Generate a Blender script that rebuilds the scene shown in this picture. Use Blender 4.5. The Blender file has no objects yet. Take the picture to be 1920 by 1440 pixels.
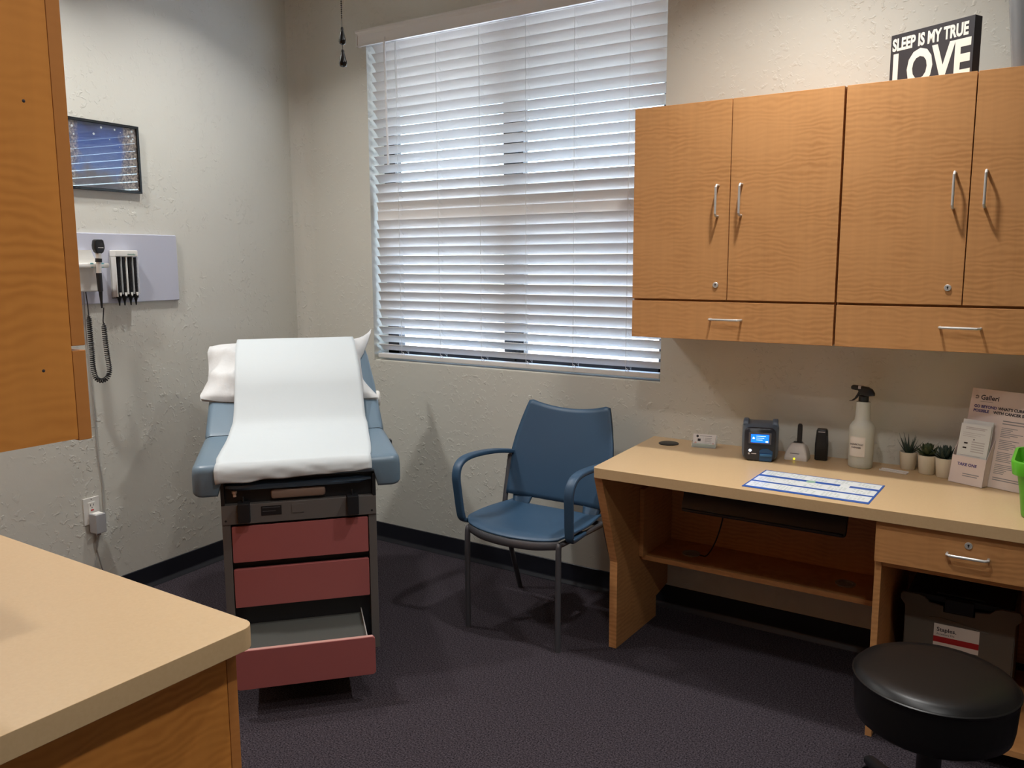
import bpy, bmesh, math, random
from mathutils import Vector, Matrix, noise
random.seed(4)
sc = bpy.context.scene
COL = sc.collection
PI = math.pi
V = Vector
def R(d): return math.radians(d)

# ------------------------------------------------------------------ materials
def lin(c):
    o = []
    for v in c[:3]:
        v = v / 255.0
        o.append(v / 12.92 if v <= 0.04045 else ((v + 0.055) / 1.055) ** 2.4)
    return (o[0], o[1], o[2], 1.0)
MATS = {}
def newmat(name):
    m = bpy.data.materials.new(name); m.use_nodes = True
    nt = m.node_tree; b = nt.nodes['Principled BSDF']
    MATS[name] = m
    return m, nt, b
def mat(name, col, rough=.5, metal=0., spec=.5, bump=None, trans=0., coat=0., emit=None, var=None, alpha=1.):
    m, nt, b = newmat(name)
    b.inputs['Base Color'].default_value = lin(col)
    b.inputs['Roughness'].default_value = rough
    b.inputs['Metallic'].default_value = metal
    b.inputs['Specular IOR Level'].default_value = spec
    b.inputs['Transmission Weight'].default_value = trans
    b.inputs['Coat Weight'].default_value = coat
    b.inputs['Alpha'].default_value = alpha
    if emit:
        b.inputs['Emission Color'].default_value = lin(emit[0]); b.inputs['Emission Strength'].default_value = emit[1]
    if bump or var:
        tc = nt.nodes.new('ShaderNodeTexCoord')
    if var:
        nz = nt.nodes.new('ShaderNodeTexNoise'); nz.inputs['Scale'].default_value = var[0]; nz.inputs['Detail'].default_value = 3
        nt.links.new(tc.outputs['Object'], nz.inputs['Vector'])
        mx = nt.nodes.new('ShaderNodeMix'); mx.data_type = 'RGBA'
        mx.inputs[6].default_value = lin(col); mx.inputs[7].default_value = lin(var[1])
        nt.links.new(nz.outputs['Fac'], mx.inputs[0]); nt.links.new(mx.outputs[2], b.inputs['Base Color'])
    if bump:
        n2 = nt.nodes.new('ShaderNodeTexNoise'); n2.inputs['Scale'].default_value = bump[0]; n2.inputs['Detail'].default_value = 4
        nt.links.new(tc.outputs['Object'], n2.inputs['Vector'])
        bp = nt.nodes.new('ShaderNodeBump'); bp.inputs['Strength'].default_value = bump[1]; bp.inputs['Distance'].default_value = bump[2]
        nt.links.new(n2.outputs['Fac'], bp.inputs['Height']); nt.links.new(bp.outputs['Normal'], b.inputs['Normal'])
    return m

def wood(name, light, dark, rough=.42, amp=.55, rot=0):
    m, nt, b = newmat(name); N = nt.nodes; L = nt.links
    tc = N.new('ShaderNodeTexCoord')
    geo = tc.outputs['Object']
    if rot:
        mpr = N.new('ShaderNodeMapping'); mpr.inputs['Rotation'].default_value = (0, R(90), 0)
        L.new(geo, mpr.inputs['Vector']); geo = mpr.outputs['Vector']
    mp = N.new('ShaderNodeMapping'); mp.inputs['Scale'].default_value = (.55, .55, 1)
    L.new(geo, mp.inputs['Vector'])
    wv = N.new('ShaderNodeTexWave'); wv.wave_type = 'BANDS'; wv.bands_direction = 'Z'
    wv.inputs['Scale'].default_value = 19; wv.inputs['Distortion'].default_value = 11
    wv.inputs['Detail'].default_value = 2.5; wv.inputs['Detail Scale'].default_value = .75; wv.inputs['Detail Roughness'].default_value = .62
    L.new(mp.outputs['Vector'], wv.inputs['Vector'])
    n1 = N.new('ShaderNodeTexNoise'); n1.inputs['Scale'].default_value = 7; n1.inputs['Detail'].default_value = 3
    L.new(geo, n1.inputs['Vector'])
    mr = N.new('ShaderNodeMapRange'); mr.inputs[1].default_value = .35; mr.inputs[2].default_value = .68; mr.inputs[3].default_value = .15; mr.inputs[4].default_value = 1.0
    L.new(n1.outputs['Fac'], mr.inputs[0])
    mu = N.new('ShaderNodeMath'); mu.operation = 'MULTIPLY'
    L.new(wv.outputs['Fac'], mu.inputs[0]); L.new(mr.outputs[0], mu.inputs[1])
    mu2 = N.new('ShaderNodeMath'); mu2.operation = 'MULTIPLY'; mu2.inputs[1].default_value = amp
    L.new(mu.outputs[0], mu2.inputs[0])
    mx = N.new('ShaderNodeMix'); mx.data_type = 'RGBA'; mx.inputs[6].default_value = lin(light); mx.inputs[7].default_value = lin(dark)
    L.new(mu2.outputs[0], mx.inputs[0])
    mp2 = N.new('ShaderNodeMapping'); mp2.inputs['Scale'].default_value = (30, 30, 1.2); L.new(geo, mp2.inputs['Vector'])
    n2 = N.new('ShaderNodeTexNoise'); n2.inputs['Scale'].default_value = 1.5; n2.inputs['Detail'].default_value = 3; L.new(mp2.outputs['Vector'], n2.inputs['Vector'])
    mx2 = N.new('ShaderNodeMix'); mx2.data_type = 'RGBA'; mx2.blend_type = 'MULTIPLY'; mx2.inputs[0].default_value = .22
    L.new(mx.outputs[2], mx2.inputs[6]); L.new(n2.outputs['Color'], mx2.inputs[7])
    hs = N.new('ShaderNodeHueSaturation'); hs.inputs['Saturation'].default_value = 1.0; hs.inputs['Value'].default_value = 1.12
    bw = N.new('ShaderNodeRGBToBW'); L.new(n2.outputs['Color'], bw.inputs[0]); L.new(bw.outputs[0], mx2.inputs[7])
    L.new(mx2.outputs[2], hs.inputs['Color'])
    L.new(hs.outputs['Color'], b.inputs['Base Color'])
    b.inputs['Roughness'].default_value = rough; b.inputs['Specular IOR Level'].default_value = .4
    return m

def wallmat(name, col):
    m, nt, b = newmat(name); N = nt.nodes; L = nt.links
    tc = N.new('ShaderNodeTexCoord')
    n1 = N.new('ShaderNodeTexNoise'); n1.inputs['Scale'].default_value = 42; n1.inputs['Detail'].default_value = 4; n1.inputs['Roughness'].default_value = .55; n1.inputs['Distortion'].default_value = .5
    L.new(tc.outputs['Object'], n1.inputs['Vector'])
    rp = N.new('ShaderNodeValToRGB'); rp.color_ramp.elements[0].position = .56; rp.color_ramp.elements[1].position = .66
    L.new(n1.outputs['Fac'], rp.inputs['Fac'])
    n3 = N.new('ShaderNodeTexNoise'); n3.inputs['Scale'].default_value = 5; n3.inputs['Detail'].default_value = 2
    L.new(tc.outputs['Object'], n3.inputs['Vector'])
    rp3 = N.new('ShaderNodeValToRGB'); rp3.color_ramp.elements[0].position = .38; rp3.color_ramp.elements[1].position = .62
    L.new(n3.outputs['Fac'], rp3.inputs['Fac'])
    mu = N.new('ShaderNodeMath'); mu.operation = 'MULTIPLY'; L.new(rp.outputs['Color'], mu.inputs[0]); L.new(rp3.outputs['Color'], mu.inputs[1])
    n2 = N.new('ShaderNodeTexNoise'); n2.inputs['Scale'].default_value = 9; n2.inputs['Detail'].default_value = 3
    L.new(tc.outputs['Object'], n2.inputs['Vector'])
    ad = N.new('ShaderNodeMath'); ad.operation = 'ADD'; L.new(mu.outputs[0], ad.inputs[0]); L.new(n2.outputs['Fac'], ad.inputs[1])
    bp = N.new('ShaderNodeBump'); bp.inputs['Strength'].default_value = .48; bp.inputs['Distance'].default_value = .0038
    L.new(ad.outputs[0], bp.inputs['Height']); L.new(bp.outputs['Normal'], b.inputs['Normal'])
    b.inputs['Base Color'].default_value = lin(col); b.inputs['Roughness'].default_value = .5; b.inputs['Specular IOR Level'].default_value = .35
    return m

def carpetmat(name):
    m, nt, b = newmat(name); N = nt.nodes; L = nt.links
    tc = N.new('ShaderNodeTexCoord')
    n1 = N.new('ShaderNodeTexNoise'); n1.inputs['Scale'].default_value = 190; n1.inputs['Detail'].default_value = 3; n1.inputs['Roughness'].default_value = .7
    L.new(tc.outputs['Object'], n1.inputs['Vector'])
    rp = N.new('ShaderNodeValToRGB'); e = rp.color_ramp.elements
    e[0].position = .36; e[0].color = lin((22, 19, 24)); e[1].position = .70; e[1].color = lin((98, 89, 96))
    L.new(n1.outputs['Fac'], rp.inputs['Fac']); L.new(rp.outputs['Color'], b.inputs['Base Color'])
    bp = N.new('ShaderNodeBump'); bp.inputs['Strength'].default_value = .9; bp.inputs['Distance'].default_value = .006
    L.new(n1.outputs['Fac'], bp.inputs['Height']); L.new(bp.outputs['Normal'], b.inputs['Normal'])
    b.inputs['Roughness'].default_value = .97; b.inputs['Specular IOR Level'].default_value = .1
    return m

def artmat(name):
    # blue night-sky print with pale specks, brown shore at the sides
    m, nt, b = newmat(name); N = nt.nodes; L = nt.links
    tc = N.new('ShaderNodeTexCoord')
    sp = N.new('ShaderNodeSeparateXYZ'); L.new(tc.outputs['Object'], sp.inputs[0])
    nz = N.new('ShaderNodeTexNoise'); nz.inputs['Scale'].default_value = 9; nz.inputs['Detail'].default_value = 5
    L.new(tc.outputs['Object'], nz.inputs['Vector'])
    ad = N.new('ShaderNodeMath'); ad.operation = 'MULTIPLY_ADD'; ad.inputs[1].default_value = .16; L.new(nz.outputs['Fac'], ad.inputs[0]); L.new(sp.outputs['Z'], ad.inputs[2])
    mr = N.new('ShaderNodeMapRange'); mr.inputs[1].default_value = .08; mr.inputs[2].default_value = .36
    L.new(ad.outputs[0], mr.inputs[0])
    rp = N.new('ShaderNodeValToRGB'); e = rp.color_ramp.elements
    e[0].position = 0; e[0].color = lin((62, 62, 68)); e[1].position = 1; e[1].color = lin((38, 46, 84))
    for p_, c_ in ((.22, (96, 92, 96)), (.36, (86, 108, 158)), (.7, (52, 78, 146))):
        x = e.new(p_); x.color = lin(c_)
    L.new(mr.outputs[0], rp.inputs['Fac'])
    # brown banks at both ends
    ab = N.new('ShaderNodeMath'); ab.operation = 'MULTIPLY_ADD'; ab.inputs[1].default_value = .14; L.new(nz.outputs['Fac'], ab.inputs[0]); L.new(sp.outputs['Y'], ab.inputs[2])
    rb = N.new('ShaderNodeValToRGB'); e = rb.color_ramp.elements
    e[0].position = 0; e[0].color = (1, 1, 1, 1); e[1].position = 1; e[1].color = (1, 1, 1, 1)
    x = e.new(.30); x.color = (.8, .8, .8, 1); x = e.new(.36); x.color = (0, 0, 0, 1); x = e.new(.80); x.color = (0, 0, 0, 1); x = e.new(.86); x.color = (.8, .8, .8, 1)
    mr2 = N.new('ShaderNodeMapRange'); mr2.inputs[1].default_value = -.17; mr2.inputs[2].default_value = .26
    L.new(ab.outputs[0], mr2.inputs[0]); L.new(mr2.outputs[0], rb.inputs['Fac'])
    n4 = N.new('ShaderNodeTexNoise'); n4.inputs['Scale'].default_value = 120; L.new(tc.outputs['Object'], n4.inputs['Vector'])
    rc = N.new('ShaderNodeValToRGB'); e = rc.color_ramp.elements; e[0].position = .4; e[0].color = lin((84, 78, 76)); e[1].position = .68; e[1].color = lin((170, 158, 146))
    L.new(n4.outputs['Fac'], rc.inputs['Fac'])
    mx = N.new('ShaderNodeMix'); mx.data_type = 'RGBA'; L.new(rb.outputs['Color'], mx.inputs[0]); L.new(rp.outputs['Color'], mx.inputs[6]); L.new(rc.outputs['Color'], mx.inputs[7])
    vo = N.new('ShaderNodeTexVoronoi'); vo.inputs['Scale'].default_value = 34; L.new(tc.outputs['Object'], vo.inputs['Vector'])
    lt = N.new('ShaderNodeMath'); lt.operation = 'LESS_THAN'; lt.inputs[1].default_value = .17; L.new(vo.outputs['Distance'], lt.inputs[0])
    gt = N.new('ShaderNodeMath'); gt.operation = 'GREATER_THAN'; gt.inputs[1].default_value = .19; L.new(sp.outputs['Z'], gt.inputs[0])
    mm = N.new('ShaderNodeMath'); mm.operation = 'MULTIPLY'; L.new(lt.outputs[0], mm.inputs[0]); L.new(gt.outputs[0], mm.inputs[1])
    m2 = N.new('ShaderNodeMix'); m2.data_type = 'RGBA'; m2.inputs[7].default_value = lin((190, 200, 205)); L.new(mm.outputs[0], m2.inputs[0]); L.new(mx.outputs[2], m2.inputs[6])
    L.new(m2.outputs[2], b.inputs['Base Color'])
    b.inputs['Roughness'].default_value = .4; b.inputs['Specular IOR Level'].default_value = .4; b.inputs['Coat Weight'].default_value = 1.; b.inputs['Coat IOR'].default_value = 1.8; b.inputs['Coat Roughness'].default_value = .015
    return m

M_wall = wallmat('painted_wall', (212, 210, 200))
M_ceil = mat('ceiling_paint', (225, 222, 214), .8)
M_carpet = carpetmat('carpet')
M_base = mat('baseboard_rubber', (30, 32, 40), .38, spec=.5)
M_wood = wood('figured_wood', (206, 150, 96), (172, 116, 66))
M_woodn = wood('honey_wood', (216, 142, 66), (182, 108, 42))
M_woodnh = wood('honey_wood_edge', (196, 128, 66), (168, 102, 48), amp=.25)
M_woodh = wood('figured_wood_edge', (186, 126, 72), (160, 102, 54), amp=.25)
M_lam = mat('laminate', (212, 182, 140), .36, spec=.45, var=(160, (202, 170, 128)))
M_steel = mat('brushed_steel', (200, 198, 194), .28, metal=1.)
M_satin = mat('satin_metal', (206, 204, 200), .4, metal=.45)
M_chrome = mat('chrome', (220, 220, 222), .12, metal=1.)
M_dsteel = mat('dark_steel', (92, 92, 96), .38, metal=.4)
M_white = mat('white_plastic', (226, 224, 218), .45)
M_blind = mat('blind_vinyl', (228, 225, 222), .45, spec=.4)
M_cord = mat('blind_cord', (225, 224, 220), .7)
M_bronze = mat('bronze_frame', (46, 46, 50), .4)
M_vinyl = mat('blue_grey_vinyl', (106, 127, 143), .34, spec=.5, bump=(260, .06, .002))
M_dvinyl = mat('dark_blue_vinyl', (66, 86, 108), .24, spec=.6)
M_paper = mat('exam_paper', (202, 209, 212), .75, bump=(14, .12, .01))
M_pcase = mat('pillow_case', (214, 215, 215), .8, bump=(24, .25, .01))
M_taupe = mat('taupe_metal', (98, 94, 91), .32, spec=.5)
M_black = mat('black_plastic', (24, 25, 28), .42)
M_jet = mat('jet_plastic', (10, 10, 12), .5, spec=.3)
M_blackg = mat('black_gloss', (20, 21, 24), .2)
M_red = mat('brick_red_laminate', (162, 92, 90), .38)
M_redtrim = mat('pink_trim', (196, 150, 140), .4)
M_navy = mat('navy_plastic', (52, 80, 106), .42, spec=.5)
M_board = mat('grey_board', (190, 192, 206), .4)
M_teal = mat('teal_plastic', (120, 182, 190), .4)
M_clear = mat('clear_plastic', (240, 244, 244), .08, trans=.0, alpha=.32, spec=.8)
M_art = artmat('art_print')
M_signb = mat('sign_black', (52, 50, 54), .6)
M_signw = mat('sign_cream', (236, 234, 222), .6)
M_greyb = mat('grey_translucent_plastic', (132, 134, 136), .25, spec=.6, alpha=.92)
M_printer = mat('graphite_plastic', (44, 48, 58), .32)
M_pshell = mat('slate_shell', (92, 106, 124), .38)
M_pblue = mat('blue_slot', (40, 84, 128), .4)
M_pblue2 = mat('blue_slot_lip', (62, 118, 168), .35)
M_bezel = mat('screen_bezel', (96, 94, 96), .4)
M_screen = mat('lit_screen', (16, 84, 235), .2, emit=((20, 110, 255), 2.0))
M_screenw = mat('lit_icon', (230, 240, 255), .2, emit=((225, 240, 255), 2.0))
M_dock = mat('dock_grey', (220, 214, 208), .45)
M_led = mat('yellow_led', (255, 240, 40), .3, emit=((255, 235, 20), 3.0))
M_bottle = mat('frosted_bottle', (216, 216, 204), .45, spec=.4, trans=.12)
M_liquid = mat('pale_liquid', (196, 196, 164), .3, trans=.25)
M_label = mat('paper_label', (232, 224, 214), .7)
M_ink = mat('dark_ink', (50, 44, 50), .7)
M_inkg = mat('grey_ink', (150, 145, 148), .7)
M_inkl = mat('light_ink', (196, 190, 190), .7)
M_inkp = mat('violet_ink', (74, 62, 130), .7)
M_pot = mat('white_pot', (226, 216, 196), .45)
M_soil = mat('dark_soil', (40, 32, 28), .9)
M_leafa = mat('leaf_slate_green', (58, 74, 64), .5)
M_leafb = mat('leaf_olive', (66, 80, 52), .5)
M_leafc = mat('leaf_dark', (50, 66, 58), .5)
M_poster = mat('poster_card', (232, 214, 208), .6)
M_leaflet = mat('leaflet_paper', (228, 228, 226), .6)
M_green = mat('green_plastic', (96, 186, 44), .35)
M_sheetb = mat('sheet_blue', (44, 92, 176), .3)
M_sheetw = mat('sheet_white', (232, 236, 236), .3)
M_sheett = mat('sheet_text', (188, 200, 196), .3)
M_sheetg = mat('sheet_green', (150, 190, 170), .3)
M_bin = mat('grey_file_plastic', (104, 98, 88), .5)
M_redl = mat('label_red', (176, 30, 34), .6)
M_tray = mat('navy_black_plastic', (17, 23, 35), .35)
M_stool = mat('black_vinyl', (17, 16, 16), .38, spec=.35)
M_card = mat('card_white', (228, 224, 222), .5)
M_cgreen = mat('card_green', (96, 150, 126), .5)
M_cskin = mat('card_pink', (206, 160, 150), .5)
M_gcord = mat('grey_cord', (170, 168, 164), .5)
M_adapter = mat('grey_adapter', (168, 168, 170), .45)
M_wax = mat('tray_plastic', (222, 214, 208), .3)
M_ground = mat('outside_concrete', (205, 202, 196), .9)
M_glass, nt, b = newmat('window_glass')
for n_ in list(nt.nodes): nt.nodes.remove(n_)
o_ = nt.nodes.new('ShaderNodeOutputMaterial'); g_ = nt.nodes.new('ShaderNodeBsdfGlossy'); t_ = nt.nodes.new('ShaderNodeBsdfTransparent'); x_ = nt.nodes.new('ShaderNodeMixShader')
g_.inputs['Roughness'].default_value = .02; x_.inputs[0].default_value = .06; t_.inputs['Color'].default_value = (.93, .96, 1, 1)
nt.links.new(t_.outputs[0], x_.inputs[1]); nt.links.new(g_.outputs[0], x_.inputs[2]); nt.links.new(x_.outputs[0], o_.inputs['Surface'])

# ------------------------------------------------------------------ mesh kit
class MB:
    def __init__(s): s.bm = bmesh.new()
    def _tag(s, verts, mt): 
        return verts
    def box(s, x0, x1, y0, y1, z0, z1, bev=0., seg=2, mi=0):
        t = bmesh.new()
        r = bmesh.ops.create_cube(t, size=1)
        for v in t.verts:
            v.co = V(((x0 + x1) / 2 + v.co.x * (x1 - x0), (y0 + y1) / 2 + v.co.y * (y1 - y0), (z0 + z1) / 2 + v.co.z * (z1 - z0)))
        if bev > 0:
            bev = min(bev, .49 * min(abs(x1 - x0), abs(y1 - y0), abs(z1 - z0)))
            bmesh.ops.bevel(t, geom=list(t.edges), offset=bev, segments=seg, affect='EDGES', profile=.5)
        return s.merge(t, mi=mi)
    def merge(s, t, M=None, mi=0):
        if M is not None: t.transform(M)
        mp = {}
        for v in t.verts: mp[v.index if False else v] = s.bm.verts.new(v.co)
        for f in t.faces:
            try:
                nf = s.bm.faces.new([mp[v] for v in f.verts]); nf.material_index = mi
            except ValueError: pass
        t.free(); return s
    def prism(s, pts, axis, a, b_, mi=0, bev=0.):
        # pts: 2-D polygon in the plane normal to axis; order (u,v): x->(y,z), y->(x,z), z->(x,y)
        t = bmesh.new()
        def P(u, v, w): return {'x': V((w, u, v)), 'y': V((u, w, v)), 'z': V((u, v, w))}[axis]
        A = [t.verts.new(P(u, v, a)) for u, v in pts]; B = [t.verts.new(P(u, v, b_)) for u, v in pts]
        n = len(pts)
        t.faces.new(A); t.faces.new(B[::-1])
        for i in range(n): t.faces.new((A[i], B[i], B[(i + 1) % n], A[(i + 1) % n]))
        bmesh.ops.recalc_face_normals(t, faces=list(t.faces))
        if bev > 0: bmesh.ops.bevel(t, geom=list(t.edges), offset=bev, segments=2, affect='EDGES', profile=.5)
        return s.merge(t, mi=mi)
    def rings(s, rs, cap=True, closed=True, loop=False, mi=0):
        t = bmesh.new()
        L = [[t.verts.new(p) for p in r] for r in rs]
        n = len(L[0])
        m = len(L)
        for i in range(m if loop else m - 1):
            a, b_ = L[i], L[(i + 1) % m]
            for j in range(n if closed else n - 1):
                k = (j + 1) % n
                t.faces.new((a[j], a[k], b_[k], b_[j]))
        if cap and closed and not loop:
            t.faces.new(L[0][::-1]); t.faces.new(L[-1])
        bmesh.ops.recalc_face_normals(t, faces=list(t.faces))
        return s.merge(t, mi=mi)
    def lathe(s, prof, seg=28, c=(0, 0, 0), mi=0, M=None):
        rs = []
        for r, z in prof:
            r = max(r, 1e-4)
            rs.append([V((c[0] + r * math.cos(2 * PI * k / seg), c[1] + r * math.sin(2 * PI * k / seg), c[2] + z)) for k in range(seg)])
        if M is not None: rs = [[M @ p for p in r] for r in rs]
        return s.rings(rs, mi=mi)
    def tube(s, path, r, seg=10, closed=False, mi=0, flat=None):
        path = [V(p) for p in path]; n = len(path)
        rr = r if hasattr(r, '__len__') else [r] * n
        rs = []; up = None
        for i in range(n):
            if closed: d = path[(i + 1) % n] - path[i - 1]
            else: d = path[min(i + 1, n - 1)] - path[max(i - 1, 0)]
            if d.length < 1e-9: d = V((0, 0, 1))
            d.normalize()
            if up is None:
                up = V((0, 0, 1)) if abs(d.z) < .9 else V((0, 1, 0))
            a = d.cross(up); 
            if a.length < 1e-6: a = d.orthogonal()
            a.normalize(); b_ = a.cross(d); b_.normalize(); up = b_
            fa, fb = (1, 1) if flat is None else flat
            rs.append([path[i] + a * (math.cos(2 * PI * k / seg) * rr[i] * fa) + b_ * (math.sin(2 * PI * k / seg) * rr[i] * fb) for k in range(seg)])
        return s.rings(rs, loop=closed, mi=mi)
    def grid(s, f, nu, nv, mi=0):
        t = bmesh.new()
        g = [[t.verts.new(f(i / nu, j / nv)) for j in range(nv + 1)] for i in range(nu + 1)]
        for i in range(nu):
            for j in range(nv): t.faces.new((g[i][j], g[i + 1][j], g[i + 1][j + 1], g[i][j + 1]))
        return s.merge(t, mi=mi)
    def quad(s, o, r, u, mi=0):
        o, r, u = V(o), V(r), V(u)
        t = bmesh.new(); t.faces.new([t.verts.new(p) for p in (o, o + r, o + r + u, o + u)])
        return s.merge(t, mi=mi)
    def text(s, body, size, o, r, u, out=.0006, bold=0., sx=1., align='LEFT', mi=0, space=1.):
        c = bpy.data.curves.new('lettering', 'FONT'); c.body = body; c.size = size; c.offset = bold; c.align_x = align
        c.extrude = 0; c.space_character = space; c.resolution_u = 3
        ob = bpy.data.objects.new('lettering', c); COL.objects.link(ob)
        dg = bpy.context.evaluated_depsgraph_get(); dg.update()
        me = bpy.data.meshes.new_from_object(ob.evaluated_get(dg))
        t = bmesh.new(); t.from_mesh(me)
        bpy.data.objects.remove(ob); bpy.data.curves.remove(c); bpy.data.meshes.remove(me)
        r = V(r).normalized(); u = V(u).normalized(); n = r.cross(u)
        o = V(o) + n * out
        M = Matrix(((r.x * sx, u.x, n.x, o.x), (r.y * sx, u.y, n.y, o.y), (r.z * sx, u.z, n.z, o.z), (0, 0, 0, 1)))
        return s.merge(t, M, mi)
    def build(s, name, m, parent=None, smooth=35, loc=None, M=None):
        me = bpy.data.meshes.new(name)
        bmesh.ops.remove_doubles(s.bm, verts=list(s.bm.verts), dist=1e-6) if len(s.bm.verts) < 60000 else None
        if M is not None: s.bm.transform(M)
        s.bm.to_mesh(me); s.bm.free()
        for mm in (m if isinstance(m, (list, tuple)) else [m]): me.materials.append(mm)
        if smooth:
            me.polygons.foreach_set('use_smooth', [True] * len(me.polygons))
            me.set_sharp_from_angle(angle=R(smooth))
        o = bpy.data.objects.new(name, me); COL.objects.link(o)
        if parent is not None: o.parent = parent
        if loc is not None: o.location = loc
        if smooth and smooth <= 35:
            w_ = o.modifiers.new('normals', 'WEIGHTED_NORMAL'); w_.keep_sharp = True; w_.weight = 60
        return o

def tag(o, label=None, cat=None, group=None, kind=None):
    if label: o['label'] = label
    if cat: o['category'] = cat
    if group: o['group'] = group
    if kind: o['kind'] = kind
    return o
def thing(name, label, cat, loc=(0, 0, 0), rz=0., group=None):
    o = bpy.data.objects.new(name, None); COL.objects.link(o)
    o.empty_display_size = .05
    o.location = loc; o.rotation_euler = (0, 0, rz)
    return tag(o, label, cat, group)
def struct(o): o['kind'] = 'structure'; return o
def catmull(pts, n=8):
    pts = [V(p) for p in pts]; P = [pts[0] * 2 - pts[1]] + pts + [pts[-1] * 2 - pts[-2]]; out = []
    for i in range(1, len(P) - 2):
        a, b_, c, d = P[i - 1:i + 3]
        for k in range(n):
            t = k / n
            out.append(.5 * ((2 * b_) + (c - a) * t + (2 * a - 5 * b_ + 4 * c - d) * t * t + (3 * b_ - a - 3 * c + d) * t ** 3))
    out.append(pts[-1]); return out
def rrect(w, h, r, n=5, cx=0, cy=0):
    o = []
    for sx, sy, a0 in ((1, 1, 0), (-1, 1, 90), (-1, -1, 180), (1, -1, 270)):
        for k in range(n + 1):
            a = R(a0 + 90 * k / n); o.append((cx + sx * (w / 2 - r) + r * math.cos(a), cy + sy * (h / 2 - r) + r * math.sin(a)))
    return o

# ------------------------------------------------------------------ room
YB = 3.33                     # face of the window wall
TH = R(4.21)                  # the left wall is not quite square to it
WP = V((-3.545, 2.44, 0)); WE = V((-math.sin(TH), math.cos(TH), 0)); WN = V((math.cos(TH), math.sin(TH), 0))
def WXY(t, out=0.): q = WP + WE * t + WN * out; return q
CEIL = 2.98
XR, YR = 1.5, -2.2
cor = WXY((YB - 2.44) / math.cos(TH))
m = MB(); m.box(-4.2, XR + .15, YR - .15, YB + .2, -.1, 0); struct(m.build('floor', M_carpet, smooth=0))
m = MB(); m.box(-4.2, XR + .15, YR - .15, YB + .2, CEIL, CEIL + .1); struct(m.build('ceiling', M_ceil, smooth=0))
# window wall with its opening, and the soft plaster corner
WX0, WX1, WZ0, WZ1 = -3.10, -1.462, .985, 2.66
m = MB()
WT = .17
m.box(-3.9, WX0, YB, YB + WT, 0, CEIL); m.box(WX1, XR + .15, YB, YB + WT, 0, CEIL)
m.box(WX0, WX1, YB, YB + WT, 0, WZ0); m.box(WX0, WX1, YB, YB + WT, WZ1, CEIL)
rc = .10; t0 = (YB - 2.44) / math.cos(TH)
fa = [V((cor.x, cor.y))]
c0 = V((cor.x + rc, YB - rc * 1.0))
arc = []
for k in range(9):
    a = R(90 + (90 + math.degrees(0)) * k / 8); arc.append((c0.x + rc * math.cos(a), c0.y + rc * math.sin(a)))
m.prism([(cor.x - .02, YB + .01)] + arc, 'z', 0, CEIL)
struct(m.build('wall_back', M_wall, smooth=40))
m = MB()
a, b_ = WXY(t0 + .15), WXY(-5.2); c, d = WXY(-5.2, -.15), WXY(t0 + .15, -.15)
m.prism([(a.x, a.y), (b_.x, b_.y), (c.x, c.y), (d.x, d.y)], 'z', 0, CEIL); struct(m.build('wall_left', M_wall, smooth=0))
m = MB(); m.box(XR, XR + .15, YR - .1, YB + .1, 0, CEIL); struct(m.build('wall_right', M_wall, smooth=0))
m = MB(); m.box(-3.8, XR + .1, YR - .15, YR, 0, CEIL); struct(m.build('wall_rear', M_wall, smooth=0))
# short wall the near cabinets hang on
m = MB(); m.box(-3.42, -1.14, .10, .235, 0, CEIL); struct(m.build('wall_near', M_wall, smooth=0))
# cove baseboards
def cove(): return [(0, 0), (.016, 0), (.015, .004), (.007, .016), (.005, .026), (.005, .098), (.003, .1), (0, .1)]
m = MB(); m.prism([(YB - u, v) for u, v in cove()], 'x', cor.x + .04, XR); struct(m.build('baseboard_back', M_base))
m = MB(); rs = []
for t in (-2.2, t0 - .02): rs.append([WXY(t, u) + V((0, 0, v)) for u, v in cove()])
m.rings(rs); struct(m.build('baseboard_left', M_base))
# outside ground
m = MB(); m.box(-30, 25, YB + .2, 40, -.12, -.02); struct(m.build('ground', M_ground, smooth=0))

m = MB(); m.box(-5, 3, YB + WT, YB + 2.1, 2.70, 2.85); struct(m.build('eave', mat('eave_paint', (92, 90, 86), .8), smooth=0))
# window frame, mullion and glass
yw = YB + .115
m = MB()
m.box(WX0, WX0 + .075, yw, yw + .05, WZ0, WZ1); m.box(WX1 - .06, WX1, yw, yw + .05, WZ0, WZ1)
m.box(WX0, WX1, yw, yw + .05, WZ0, WZ0 + .055); m.box(WX0, WX1, yw, yw + .05, WZ1 - .06, WZ1)
m.box(-2.335, -2.275, yw - .01, yw + .05, WZ0, WZ1); m.box(-2.265, -2.235, yw + .01, yw + .05, WZ0, WZ1)
fr = struct(m.build('window_1', M_bronze, smooth=0))
m = MB(); m.box(WX0 + .07, WX1 - .055, yw + .02, yw + .026, WZ0 + .05, WZ1 - .055); m.build('pane', M_glass, fr, smooth=0)
m = MB(); m.box(WX0 + .001, WX1 - .001, YB + .002, yw, WZ0 - .002, WZ0 + .006, .003); m.build('window_sill', M_wall, fr)

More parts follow.
